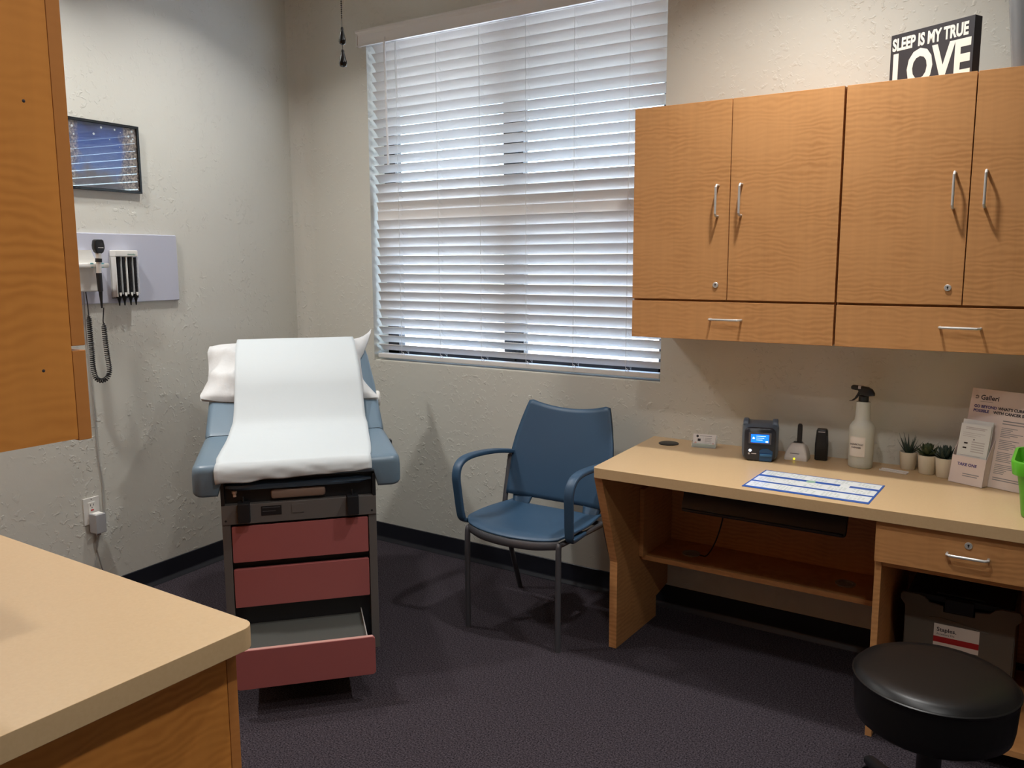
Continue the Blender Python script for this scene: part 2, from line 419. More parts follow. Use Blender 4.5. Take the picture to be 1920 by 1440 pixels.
# ------------------------------------------------------------------ blind
bl = thing('window_blind', 'wide white slatted window blind with valance, tilted nearly closed', 'blind', (-2.28, YB, WZ0))
def bx(m_, x0, x1, y0, y1, z0, z1, *a): return m_.box(x0 + 2.28, x1 + 2.28, y0 - YB, y1 - YB, z0 - WZ0, z1 - WZ0, *a)
m = MB()
m.prism([(-.036, 1.598), (-.030, 1.598), (-.030, 1.645), (-.036, 1.655), (-.042, 1.660), (-.042, 1.668), (-.001, 1.668), (-.001, 1.662), (-.02, 1.662), (-.02, 1.592), (-.036, 1.592)], 'x', -.855, .855)
m.box(-.855, -.848, -.036, -.001, 1.592, 1.662); m.box(.848, .855, -.036, -.001, 1.592, 1.662)
m.build('valance', M_blind, bl, smooth=0)
m = MB(); m.box(-.80, .80, .012, .06, 1.60, 1.655, .002); m.build('headrail', M_blind, bl)
W_ = .0508; yc = .037
sm = MB()
pr = []
for k in range(9):
    u = (k / 8 - .5) * W_; cr = .0022 * (1 - (2 * u / W_) ** 2); pr.append((u, cr))
poly = [(u, c + .0012) for u, c in pr] + [(u, c - .0012) for u, c in pr[::-1]]
sm.prism(poly, 'x', -.803, .808)
slat0 = sm.build('slat', M_blind, bl, smooth=30)
for i in range(34):
    al = (47, 47, 47, 47, 46.5, 46, 45.5, 45, 44.2, 43.3, 42.3, 42, 42, 43, 48, 55, 62, 72, 86, 66, 63, 61, 59.5, 58.5, 58.5, 60, 63, 65, 64.5, 62.5, 57, 50.5, 44.5, 40)[i]
    al += random.uniform(-.5, .5)
    zt = 2.592 - .0460 * i - WZ0
    a = R(al)
    o = slat0 if i == 0 else slat0.copy()
    if i: COL.objects.link(o); o.parent = bl
    # room-side edge up, outer edge down
    o.rotation_euler = (-a, 0, 0)
    o.location = (0, yc, zt - W_ / 2 * math.sin(a))
m = MB(); m.box(-.803, .808, yc - .026, yc + .022, .018, .040, .004); m.build('bottom_rail', M_blind, bl)
LX = (-2.915, -2.66, -2.405, -2.147, -1.895, -1.63)
for x in LX:
    m = MB(); xx = x + 2.28
    for dy in (-.0285, .0255): m.tube([(xx, yc + dy, .03), (xx, yc + dy, 1.61)], .0011, 5)
    for k in range(34):
        zt = 2.592 - .0460 * k - WZ0
        m.tube([(xx, yc - .028, zt - .004), (xx, yc + .025, zt - .046)], .0007, 4)
    m.tube([(xx, yc - .02, .052), (xx + .022, yc - .028, .036)], .0016, 5)
    m.build('ladder_cord', M_cord, bl)
m = MB(); m.tube([(-.668, -.03, 1.615), (-.668, -.033, 1.57), (-.660, -.033, 1.0)], .0055, 8); m.build('tilt_wand', M_blind, bl)
m = MB(); m.tube([(-.62, -.012, 1.6), (-.615, -.014, 1.30)], .0016, 6); m.tube([(-.613, -.012, 1.6), (-.607, -.014, 1.30)], .0016, 6); m.build('lift_cord', M_cord, bl)

# ------------------------------------------------------------------ pull chain
pc = thing('pull_chain', 'black beaded pull chain with two teardrop fobs hanging by the window', 'pull chain', (-1.96, 2.0, CEIL))
m = MB()
m.lathe([(.03, 0), (.03, -.012), (.012, -.02), (.004, -.03)], 16)
for z in range(0, 118):
    zz = -.03 - z * .006
    if -(CEIL - 2.145) > zz: break
    if -(CEIL - 2.245) < zz or True: m.lathe([(0.0002, -.0026), (.0021, -.0012), (.0026, 0), (.0021, .0012), (.0002, .0026)], 6, (0, 0, zz))
m.tube([(0, 0, 0), (0, 0, -(CEIL - 2.15))], .0009, 5)
m.build('bead_chain', M_black, pc)
fob = [(.001, .052), (.0035, .050), (.0045, .044), (.004, .042), (.007, .03), (.0105, .014), (.0115, .008), (.009, .001), (.003, -.002), (.0005, -.002)]
for zt, sc_ in ((2.170, 1.0), (2.104, 1.15)):
    m = MB(); m.lathe([(r * sc_, z) for r, z in fob[::-1]], 18, (0, 0, zt - CEIL)); m.build('fob', M_blackg, pc)

# ------------------------------------------------------------------ wall cabinets (right)
def pull(m, p0, p1, out, so=.028, r=.0042):
    p0, p1, out = V(p0), V(p1), V(out).normalized()
    d = (p1 - p0).normalized()
    path = [p0, p0 + out * (so * .7), p0 + out * so + d * .008] + [p0 + out * so + d * (.008 + ((p1 - p0).length - .016) * k / 4) for k in range(1, 4)] + [p1 + out * so - d * .008, p1 + out * (so * .7), p1]
    m.tube(path, r, 10)
def lock(parent, p, out=(0, -1, 0)):
    m = MB()
    M = Matrix.Translation(V(p)) @ V((0, 0, 1)).rotation_difference(V(out)).to_matrix().to_4x4()
    m.lathe([(.0105, 0), (.0105, .0025), (.0092, .004), (.0001, .004)], 20, M=M)
    l = m.build('lock', M_satin, parent)
    m = MB(); m.box(p[0] - .0012, p[0] + .0012, p[1] - .0048, p[1] - .0039, p[2] - .004, p[2] + .004); m.lathe([(.0028, 0), (.0001, .0001)], 10, M=Matrix.Translation(V((0, -.0003, .002))) @ M @ Matrix.Translation(V((0, 0, .004))))
    m.build('keyway', M_black, l)
def wall_cabinet(x0, x1, label, lockx, hand):
    c = thing('wall_cabinet', label, 'cabinet', ((x0 + x1) / 2, YB, 1.213), 0, 'wall cabinets over the desk')
    w = (x1 - x0) / 2; yf = 3.0 - YB
    m = MB(); m.box(-w, w, yf + .0205, -.001, .004, .853); m.build('body', M_wood, c, smooth=0)
    for i, (a, b2) in enumerate(((-w + .001, -.0015), (.0015, w - .001))):
        m = MB(); m.box(a, b2, yf, yf + .019, .1475, .853, .0015); dr = m.build('door', M_wood, c)
        m = MB(); hx = -.043 if i == 0 else .043
        pull(m, (hx, yf, .448), (hx, yf, .556), (0, -1, 0)); m.build('handle', M_satin, dr)
        if i == 0: lock(dr, (-.043, yf, .2015))
    m = MB(); m.box(-w + .001, w - .001, yf, yf + .019, 0, .1395, .0015); d = m.build('drawer', M_wood, c)
    m = MB(); pull(m, (-.057, yf, .077), (.057, yf, .077), (0, -1, 0)); m.build('handle', M_satin, d)
    return c
wall_cabinet(-1.4415, -.6885, 'wood wall cabinet whose left edge overlaps the window blind', 0, 0)
wall_cabinet(-.6835, .0715, 'wood wall cabinet under the black lettered sign, right of its twin', 0, 0)

# sign on top of the cabinets
sg = thing('block_sign', 'black block sign with cream lettering on top of the wall cabinet', 'sign', (-.462, 3.13, 2.0665), R(-26))
m = MB(); m.box(-.145, .145, -.0, .038, 0, .18, .001); m.build('panel', M_signb, sg)
m = MB()
m.text('SLEEP IS MY TRUE', .053, (-.138, 0, .128), (1, 0, 0), (0, 0, 1), .0008, .0022, .64)
m.text('LOVE', .157, (-.137, 0, .005), (1, 0, 0), (0, 0, 1), .0008, .0055, .725)
m.build('lettering', M_signw, sg, smooth=0)

# grey tub on top, at the right edge of the view
tb = thing('storage_tub', 'translucent grey plastic tub standing on top of the wall cabinet', 'tub', (-.04, 3.17, 2.0665), R(0))
m = MB(); rs = []
for z, w, d, r in ((0, .37, .24, .03), (.30, .43, .29, .04), (.31, .46, .30, .04), (.315, .45, .295, .04), (.31, .425, .28, .04), (.006, .36, .23, .03)):
    rs.append([V((x, y, z)) for x, y in rrect(w, d, r)])
m.rings(rs, cap=False)
bm_ = m.bm
m.prism(rrect(.365, .235, .03), 'z', 0.001, .006)
for k in range(-2, 3):
    m.tube([(.07 * k, -.1195, .01), (.078 * k, -.1425, .29)], .004, 6)
m.build('body', M_greyb, tb)

# ------------------------------------------------------------------ near cabinets (left)
lc = thing('wall_cabinet', 'near wood wall cabinet hanging at the left edge, side panel facing in', 'cabinet', (-1.118, .235, 1.262), 0)
m = MB(); m.box(-2.2, 0, .001, .379, .003, .86); m.build('body', M_woodn, lc, smooth=0)
dy0, dy1 = .3798, .3985
for i in range(3):
    x1 = -.0 - i * .55; x0 = x1 - .547
    m = MB(); m.box(x0, x1, dy0, dy1, .129, .86, .001); dr = m.build('door', M_woodnh, lc)
    m = MB(); pull(m, (x0 + .05, dy1, .2), (x0 + .05, dy1, .31), (0, 1, 0)); m.build('handle', M_satin, dr)
    m = MB(); m.box(x0, x1, dy0, dy1, 0, .1225, .001); d = m.build('drawer', M_woodnh, lc)
    m = MB(); pull(m, (x0 + .2, dy1, .07), (x0 + .31, dy1, .07), (0, 1, 0)); m.build('handle', M_satin, d)
for y_, z_ in ((.34, .1), (.343, .44)):
    m = MB(); m.lathe([(.0022, 0), (.0001, .0006)], 8, M=Matrix.Translation(V((0.0, y_, z_))) @ Matrix.Rotation(R(90), 4, 'Y')); m.build('screw_hole', M_ink, lc)

bc = thing('base_cabinet', 'near wood base cabinet under the beige counter at the left', 'cabinet', (-1.118, .235, 0), 0)
m = MB(); m.box(-2.2, 0, .001, .594, .09, .876); m.build('body', M_woodn, bc, smooth=0)
m = MB(); m.box(-2.2, -.02, .01, .53, 0, .09); m.build('toe_kick', M_base, bc, smooth=0)
for i in range(3):
    x1 = -i * .55; x0 = x1 - .547
    m = MB(); m.box(x0, x1, .5955, .6145, .10, .868, .001); dr = m.build('door', M_woodnh, bc)
    m = MB(); pull(m, (x0 + .05, .6145, .7), (x0 + .05, .6145, .81), (0, 1, 0)); m.build('handle', M_satin, dr)
m = MB()
r = .028; x1, y1 = -1.083, .868
pts = [(-3.40, .2355), (x1, .2355)] + [(x1 - r + r * math.cos(R(a)), y1 - r + r * math.sin(R(a))) for a in range(0, 91, 10)] + [(-3.40, y1)]
m.prism(pts, 'z', .877, .915, bev=.0015)
tag(m.build('countertop', M_lam), 'beige laminate countertop with rounded corner in the left foreground', 'countertop')

# ------------------------------------------------------------------ things on the left wall
def wall_root(name, label, cat, t, z): 
    q = WXY(t); o = thing(name, label, cat, (q.x, q.y, z), TH); return o    # local +x = out of wall, +y = along the wall
pf = wall_root('framed_picture', 'blue framed landscape print in thin black frame on left wall', 'picture', -.34, 1.808)
m = MB(); fw, fh = .205, .29
for y0, y1_, z0, z1 in ((-fw, fw, 0, .011), (-fw, fw, fh - .011, fh), (-fw, -fw + .011, .011, fh - .011), (fw - .011, fw, .011, fh - .011)): m.box(.001, .020, y0, y1_, z0, z1, .001)
m.build('frame', M_blackg, pf)
m = MB(); m.box(.001, .012, -fw + .01, fw - .01, .01, fh - .01); m.build('print', M_art, pf, smooth=0)

bd = wall_root('wall_board', 'pale grey rectangular mounting board on left wall behind the instruments', 'board', -.26, 1.33)
m = MB(); rs = []
for xo, g in ((.001, 0), (.014, 0), (.017, -.003)):
    rs.append([V((xo, y, z)) for y, z in rrect(.588 + 2 * g, .30 + 2 * g, .006, 3, 0, .15)])
m.rings(rs); m.build('panel', M_board, bd)

XO = .0185
sd = wall_root('specula_dispenser', 'white dispenser of four black specula columns on grey board', 'dispenser', -.266, 1.318)
m = MB(); m.box(XO, XO + .042, -.056, .056, .2125, .24, .004); m.box(XO, XO + .012, -.056, .054, .035, .2125, .002); m.box(XO, XO + .040, -.056, -.053, .04, .2125); m.box(XO + .001, XO + .036, -.004, .004, .05, .2125)
m.build('housing', M_white, sd)
m = MB(); m.text('WelchAllyn', .0085, (XO + .042, .002, .219), (0, 1, 0), (0, 0, 1), .0006, .0002); m.build('lettering', mat('green_ink', (40, 130, 110), .6), sd, smooth=0)
for k in range(4):
    y = -.040 + k * .0262 + (.004 if k > 1 else 0)
    m = MB()
    prof = []
    for j in range(11): prof += [(.0112, .172 - .014 * j + .038), (.0112, .172 - .014 * j - .009 + .038), (.0102, .172 - .014 * j - .0115 + .038)]
    prof += [(.0115, .042), (.0115, .037), (.0085, .034), (.0045, .018), (.0025, .002), (.0015, 0.001)]
    m.lathe(prof[::-1], 14, (XO + .026, y, 0)); col = m.build('specula_column', M_jet, sd)
    m = MB(); m.prism([(y - .006, .058), (y + .006, .058), (y + .004, .046), (y, .042), (y - .004, .046)], 'x', XO + .0375, XO + .039); m.build('marker', M_white, col)
m = MB()
for k in (0, 1, 2, 3): m.box(XO + .018, XO + .042, -.030 + k * .0262 + (.004 if k > 1 else 0), -.0265 + k * .0262 + (.004 if k > 1 else 0), .05, .2125, .001)
m.build('clear_guide', M_clear, sd)
m = MB(); m.box(XO, XO + .03, -.056, .056, .033, .037, .001); m.build('lower_rail', M_black, sd)

hd = wall_root('wall_transformer', 'white wall transformer cradle holding the scope, half behind near cabinet', 'transformer', -.43, 1.385)
m = MB()
m.box(XO, XO + .045, -.10, .035, .0, .115, .006); m.build('body', M_white, hd)
m = MB(); m.box(XO, XO + .075, -.10, .055, .098, .118, .006); m.prism([(-.10, .118), (.028, .118), (.012, .15), (.004, .172), (-.10, .172)], 'x', XO, XO + .03); m.build('cradle', M_white, hd)
for y in (-.026, .022):
    m = MB(); m.lathe([(.0105, 0), (.0105, .008), (.006, .0085)], 14, M=Matrix.Translation(V((XO + .066, y, .109))) @ Matrix.Rotation(R(90), 4, 'Y'))
    m.build('grip_pad', M_teal, hd)

op = wall_root('ophthalmoscope', 'black ophthalmoscope with steel neck and black coiled cord on wall cradle', 'medical scope', -.43, 1.0)
xo = XO + .088
def oz(z): return z - 1.0
m = MB(); rs = []
for z, w, d in ((1.541, .016, .014), (1.548, .036, .022), (1.562, .047, .026), (1.575, .049, .026), (1.596, .041, .024), (1.600, .030, .018)):
    rs.append([V((xo + b2, -.002 + a2, oz(z))) for a2, b2 in rrect(w, d, min(w, d) * .3, 3)])
m.rings(rs); hdm = m.build('head', M_black, op)
m = MB(); m.box(xo + .0128, xo + .0136, -.012, .012, oz(1.565), oz(1.5675)); m.build('marking', M_white, hdm); 
m = MB(); m.lathe([(.003, 0), (.0001, .0008)], 10, M=Matrix.Translation(V((xo + .0125, .004, oz(1.585)))) @ Matrix.Rotation(R(90), 4, 'Y')); m.build('aperture', M_ink, hdm)
def seglathe(name, a, b2, ra, rb, mt, n=3):
    m = MB(); a, b2 = V(a), V(b2); m.tube([a + (b2 - a) * (k / n) for k in range(n + 1)], [ra + (rb - ra) * (k / n) for k in range(n + 1)], 16); return m.build(name, mt, op)
P1, P2, P3, P4, P5, P6 = (xo, -.004, oz(1.543)), (xo, -.004, oz(1.522)), (xo, -.005, oz(1.507)), (xo, -.008, oz(1.462)), (xo, -.006, oz(1.386)), (xo - .004, -.002, oz(1.316))
seglathe('neck', P1, P2, .0115, .0115, M_satin)
seglathe('collar', P2, P3, .0135, .0135, M_black)
seglathe('battery_sleeve', P3, P4, .0105, .0105, M_satin)
seglathe('grip', P4, P5, .0115, .0105, M_black)
seglathe('strain_relief', P5, P6, .0085, .0035, M_black)
m = MB()
raw = [(-.424, 1.318), (-.4246, 1.285), (-.4235, 1.262), (-.4183, 1.245), (-.412, 1.173), (-.4035, 1.103), (-.3955, 1.05), (-.402, 1.018), (-.425, 1.005), (-.446, 1.018), (-.456, 1.06), (-.457, 1.12), (-.458, 1.18), (-.459, 1.24), (-.4595, 1.28), (-.460, 1.30), (-.461, 1.335), (-.466, 1.40)]
pth = catmull([(.05 if i > 8 else .1025 - .0055 * i, y + .43, oz(z)) for i, (y, z) in enumerate(raw)], 14)
cum = [0.]
for i in range(1, len(pth)): cum.append(cum[-1] + (pth[i] - pth[i - 1]).length)
def at(s):
    for i in range(1, len(cum)):
        if cum[i] >= s:
            f = (s - cum[i - 1]) / max(1e-9, cum[i] - cum[i - 1]); return pth[i - 1].lerp(pth[i], f), (pth[min(i + 1, len(pth) - 1)] - pth[max(i - 2, 0)]).normalized()
    return pth[-1], (pth[-1] - pth[-2]).normalized()
tot = cum[-1]; s0, s1 = .065, tot - .11
hel = []; s = 0
N_ = 1500
for i in range(N_ + 1):
    s = tot * i / N_
    p_, d_ = at(s)
    amp = .0088 * max(0, min(1, (s - s0) / .02)) * max(0, min(1, (s1 - s) / .02))
    u_ = V((1, 0, 0)) ; v_ = d_.cross(u_).normalized()
    ph = 2 * PI * (s / .0082)
    hel.append(p_ + u_ * (amp * math.cos(ph)) + v_ * (amp * math.sin(ph)))
m.tube(hel, .0023, 6); m.build('coiled_cord', M_black, op)

# outlet, adapter, cords
ol = wall_root('wall_outlet', 'white wall outlet with red reset button on the left wall', 'outlet', -.4835, .379)
m = MB(); m.box(.001, .007, -.037, .037, 0, .118, .002); m.build('cover_plate', M_white, ol)
m = MB(); m.box(.006, .0095, -.017, .017, .022, .098, .001); m.build('receptacle', M_white, ol)
m = MB()
for y in (-.008, .006): m.box(.0096, .0101, y, y + .0022, .081, .090)
m.lathe([(.0026, 0), (.0001, .0005)], 8, M=Matrix.Translation(V((.0096, 0, .074))) @ Matrix.Rotation(R(90), 4, 'Y'))
m.lathe([(.0025, 0), (.0001, .0008)], 8, M=Matrix.Translation(V((.007, 0, .110))) @ Matrix.Rotation(R(90), 4, 'Y'))
m.build('slot', M_ink, ol)
m = MB(); m.box(.0096, .0112, -.007, .007, .060, .066, .0005); m.build('reset_button', M_redl, ol)
ad = wall_root('power_adapter', 'grey plug-in power adapter in the wall outlet', 'power adapter', -.480, .345)
m = MB(); m.box(.0115, .062, -.024, .024, 0, .085, .004); m.build('body', M_adapter, ad)
m = MB(); m.box(.018, .055, -.018, .018, .085, .087, .0008); m.build('top_label', M_white, ad)
m = MB(); m.lathe([(.011, -.012), (.012, 0.001)], 12, (.035, 0, 0)); m.build('cord_boss', M_adapter, ad)
m = MB(); m.tube(catmull([(.03, .004, -.012), (.014, .0, -.06), (.008, .012, -.12), (.006, .03, -.20), (.012, .05, -.28), (.02, .07, -.341)]), .0026, 8); m.build('cord', M_gcord, ad)
q = WXY(-.43, 0)
gc = wall_root('hanging_cord', 'thin grey cord running down the left wall past the outlet', 'cord', -.43, 0)
m = MB(); m.tube(catmull([(.03, -.03, 1.386), (.008, -.018, 1.2), (.005, -.008, .95), (.005, -.006, .80), (.005, -.004, .66), (.005, .006, .563), (.005, .004, .467), (.005, .0, .397), (.005, -.026, .3175), (.005, -.047, .238), (.006, -.06, .179), (.018, -.07, .10), (.03, -.08, .004)]), .0026, 8); m.build('cable', M_gcord, gc)

# ------------------------------------------------------------------ exam table
TA = R(48.5)
et = thing('exam_table', 'blue-grey examination table with raised back and three red drawers', 'exam table', (-2.257, 2.021, 0), TA)
# local: x = width (to the right), y = depth away from the viewer, z = up
HW = .268
m = MB()
m.box(-HW, -.2395, .004, .05, .075, .592, .002); m.box(.2395, HW, .004, .05, .075, .592, .002)
m.box(-HW, -HW + .02, .05, 1.0, .075, .70, .002); m.box(HW - .02, HW, .05, 1.0, .075, .70, .002)
m.box(-HW, HW, .98, 1.0, .075, .70, .002); m.box(-.248, .248, .05, .98, .665, .70)
m.box(-.248, .248, .05, .98, .078, .1)
m.build('cabinet_body', M_taupe, et, smooth=0)
m = MB(); m.box(-.248, .248, .035, .06, .1, .592); m.box(-.25, .25, .04, .96, 0, .0745); m.build('plinth', M_black, et, smooth=0)
m = MB(); m.box(-HW, HW, 0, .03, .592, .662, .002); m.build('front_panel', M_taupe, et)
m = MB(); m.box(-HW, HW, .03, .05, .662, .755); m.box(-HW, -HW + .012, .0, .05, .662, .745); m.box(HW - .012, HW, .0, .05, .662, .745); m.build('recess', M_black, et, smooth=0)
# foot extension pad tucked under the seat
m = MB(); rs = []
for x in [-.252 + .504 * k / 12 for k in range(13)]:
    e_ = abs(x) / .252; sh = .010 * max(0, e_ - .9) / .1
    rs.append([V((x, y, z)) for y, z in ((.04, .737), (.012 + sh, .737 - sh), (.001 + sh, .730), (-.001 + sh, .722), (.004 + sh, .713 + sh), (.04, .713))])
m.rings(rs); m.build('leg_extension_pad', M_dvinyl, et)
m = MB(); m.box(-.10, .09, .008, .035, .672, .706, .010); m.build('extension_tray', mat('tan_underside', (140, 118, 104), .6), et)
for x in (-.213, .162):
    m = MB(); m.box(x, x + .042, -.028, .02, .602, .672, .004); m.lathe([(.003, 0), (.004, .018), (.002, .022)], 10, (x + .02, -.006, .670)); m.build('stirrup_socket', M_black, et)
m = MB(); m.lathe([(.006, 0), (.006, .010), (.009, .012), (.009, .020), (.001, .021)], 12, (-.222, .012, .69)); m.build('release_knob', mat('tan_knob', (200, 170, 150), .5), et)
m = MB(); m.box(-.135, -.065, -.0015, .001, .618, .652, .001); pl_ = m.build('outlet_plate', M_black, et)
m = MB(); m.box(-.130, -.07, -.0025, -.0014, .645, .647); m.box(-.130, -.085, -.0025, -.0014, .632, .634); m.build('plate_lines', M_dsteel, pl_)
m = MB(); m.box(-.03, .012, -.002, .001, .620, .652, .001); m.build('rating_plate', M_taupe, et)
for x in (-.255, .252):
    m = MB(); m.lathe([(.004, 0), (.0001, .001)], 8, M=Matrix.Translation(V((x, -.0003, .607))) @ Matrix.Rotation(R(90), 4, 'X')); m.build('screw', M_black, et)
# drawers
def drawer(y, z0, z1, hw, open_):
    m = MB(); m.prism(rrect(2 * hw, z1 - z0, .004 if not open_ else .012, 4, 0, (z0 + z1) / 2), 'y', y - .018, y, bev=.0015)
    d = m.build('drawer', M_red, et)
    if open_:
        m = MB(); h2 = hw - .022
        m.box(-h2, -h2 + .003, y, .35, z0 + .03, z1 - .012); m.box(h2 - .003, h2, y, .35, z0 + .03, z1 - .012); m.box(-h2, h2, y, y + .003, z0 + .03, z1 - .004)
        m.build('drawer_box', M_satin, d, smooth=0)
        m = MB(); m.box(-h2 + .003, h2 - .003, y + .003, .34, z1 - .034, z1 - .030); m.build('liner', mat('drawer_liner', (82, 84, 80), .5), d, smooth=0)
        m = MB(); m.box(-hw + .008, hw - .008, y - .016, y - .002, z1 - .0005, z1 + .0008); m.build('edge_trim', M_redtrim, d)
    return d
drawer(.02, .4515, .5835, .2365, False)
drawer(.02, .2845, .4255, .2365, False)
drawer(-.240, .103, .238, .228, True)
# seat cushion: lofted across its width, deeper lips at both front corners
def seatsec(x):
    e_ = abs(x); lip = max(0, min(1, (e_ - .262) / .012)); zb = .752 - .054 * lip
    k = max(0, (e_ - .325) / .035); k = min(1, k); q_ = 1 - math.sqrt(max(0, 1 - k * k)); y0 = -.012 + .03 * q_; zt = .812 - .022 * q_; zb += .018 * q_
    rd = .028
    P = [(.505, zt)]
    P += [(y0 + rd - rd * math.sin(R(a)), zt - rd + rd * math.cos(R(a))) for a in range(0, 91, 15)]
    P += [(y0 + .012 - .012 * math.cos(R(a)), zb + .012 - .012 * math.sin(R(a))) for a in range(0, 91, 30)]
    P += [(.505, .735)]
    return [V((x, y, z)) for y, z in P]
m = MB(); xs = sorted(set([-.360, -.3585, -.355, -.348, -.338, -.325, -.30, -.276, -.262, -.2, -.1, 0, .1, .2, .262, .276, .30, .325, .338, .348, .355, .3585, .360]))
m.rings([seatsec(x) for x in xs]); m.build('seat_cushion', M_vinyl, et, smooth=50)
# raised back
BT = R(33); BO = V((0, .502, .812)); BU = V((0, math.cos(BT), math.sin(BT))); BN = V((0, -math.sin(BT), math.cos(BT)))
def BK(w, s, h): return BO + V((w, 0, 0)) + BU * s + BN * h
m = MB(); rs = []
for s, hw, g in ((.004, .352, .012), (.008, .356, .003), (.03, .358, 0), (.3, .350, 0), (.5, .338, 0), (.585, .325, .0), (.60, .315, .006), (.605, .300, .018)):
    rs.append([BK(a2, s, b2) for a2, b2 in rrect(2 * hw, .072 - 2 * g, .026 - g * .6, 5, 0, -.036)])
m.rings(rs); m.build('backrest', M_vinyl, et, smooth=50)
m = MB()
for x in (-.22, .20): m.tube([BK(x, .02, -.085), BK(x, .52, -.085)], .014, 8); 
m.tube([(-.21, .62, .70), BK(-.21, .3, -.085)], .012, 8); m.tube([(.21, .62, .70), BK(.21, .3, -.085)], .012, 8)
m.box(-.24, .24, .5, .56, .70, .73)
m.build('back_support', M_dsteel, et)
m = MB(); m.lathe([(.03, 0), (.036, .004), (.036, .014), (.03, .02), (.001, .022)], 18, M=Matrix.Translation(BK(.345, .235, -.045)) @ Matrix.Rotation(R(90), 4, 'Y') ); m.build('back_release_knob', M_white, et)
m = MB(); m.box(.356, .366, .30, .335, .775, .80, .003); m.build('side_latch', M_black, et)

# pillow
pw = thing('pillow', 'white paper-covered pillow with pointed corners on raised back of exam table', 'pillow', (-2.257, 2.021, 0), TA)
def pillow_pt(u, v, side):
    # u across (-1..1), v along the back (0..1)
    a = .312 if u > 0 else .325
    w = u * a; s = .185 + v * .395
    # edges bow in, corners stay out
    w *= 1 - .05 * (1 - (2 * v - 1) ** 2) if u > 0 else 1 + .10 * (1 - (2 * v - 1) ** 4)
    ed = max(abs(u), abs(2 * v - 1))
    au = abs(u)
    if u > 0:
        f = au ** 5 * max(0, (v - .70) / .30); w += .055 * f; s += .085 * f * f
        f2 = au ** 5 * max(0, (.30 - v) / .30); w += .042 * f2; s -= .008 * f2
    else:
        f = au ** 4 * max(0, (v - .55) / .45); w -= .034 * f * f; s -= .016 * f * f
        f2 = au ** 3 * max(0, (.36 - v) / .36); w -= .055 * f2; s += .030 * f2
    cn = max(f, f2) * au ** 3
    th = .085 * (max(0, 1 - abs(u) ** 2.6) ** .5) * (max(0, 1 - abs(2 * v - 1) ** 2.8) ** .5)
    wr = 0
    if side > 0 and u < -.45:
        f = min(1, (-.45 - u) / .2) * (1 - abs(2 * v - 1) ** 4)
        wr = f * (.022 * (1 - abs(math.sin(7.5 * (u * .55 + v) + 1.0))) + .016 * (1 - abs(math.sin(12 * (u * .9 - v * .5)))) - .016)
    wr += .004 * noise.noise(V((u * 4, v * 4, 2.)))
    h = .004 + (th + wr + .012 * cn if side > 0 else 0.0)
    return BK(w, s, max(.003, h) if side > 0 else .002)
m = MB()
m.grid(lambda i, j: pillow_pt(2 * i - 1, j, 1), 56, 40); m.grid(lambda i, j: pillow_pt(2 * i - 1, 1 - j, -1), 56, 40)
m.build('pillow_case', M_pcase, pw, smooth=60)

# paper sheet
ps = thing('exam_paper', 'long white paper sheet running down the exam table over the pillow', 'paper sheet', (-2.257, 2.021, 0), TA)
prof = [(-.022, .757, -.281, .255), (-.0245, .772, -.283, .254), (-.021, .793, -.284, .254), (-.008, .810, -.281, .253), (.012, .8165, -.277, .253), (.08, .8165, -.281, .262), (.2, .8165, -.276, .272), (.34, .818, -.268, .280), (.44, .826, -.262, .286), (.50, .84, -.257, .288)]
pts = [(V((0, y, z)), a_, b2) for y, z, a_, b2 in prof]
for s, h, a_, b2 in ((.06, .020, -.249, .284), (.12, .036, -.245, .283), (.17, .054, -.243, .282), (.20, .066, -.242, .281), (.24, .081, -.241, .279), (.30, .093, -.241, .277), (.38, .097, -.241, .274), (.46, .093, -.240, .272), (.52, .078, -.238, .27), (.56, .055, -.237, .268), (.583, .028, -.236, .267), (.592, .0, -.235, .266)):
    pts.append((BK(0, s, h), a_, b2))
cl = catmull([p_ for p_, a_, b2 in pts], 4)
na = [pts[min(len(pts) - 1, k // 4)] for k in range(len(cl))]
def lerpw(k, idx):
    i = min(len(pts) - 2, k // 4); f = k / 4 - i; f = max(0, min(1, f)); return pts[i][idx] * (1 - f) + pts[i + 1][idx] * f
NW = 36
def sheet(i, j):
    k = min(len(cl) - 1, int(round(i * (len(cl) - 1)))); p_ = cl[k]; a_, b2 = lerpw(k, 1), lerpw(k, 2)
    w = a_ + (b2 - a_) * j
    dz = 0; dy = 0
    if k < 14:
        f = 1 - k / 14
        dy = -f * (.004 * noise.noise(V((w * 22, k * .25, 0))) + .003 * abs(math.sin(w * 24 + k * .3)) )
        dz = f * .006 * noise.noise(V((w * 14, 3., 0))) + .011 * max(0, 1 - k / 6) * (w / .27) 
    return V((w, p_.y + dy - .002, p_.z + dz + .001 * noise.noise(V((w * 6, k * .2, 5)))))
m = MB(); m.grid(sheet, len(cl) - 1, NW)
sh_ = m.build('paper', M_paper, ps, smooth=60)
md = sh_.modifiers.new('thickness', 'SOLIDIFY'); md.thickness = .0008; md.offset = 1

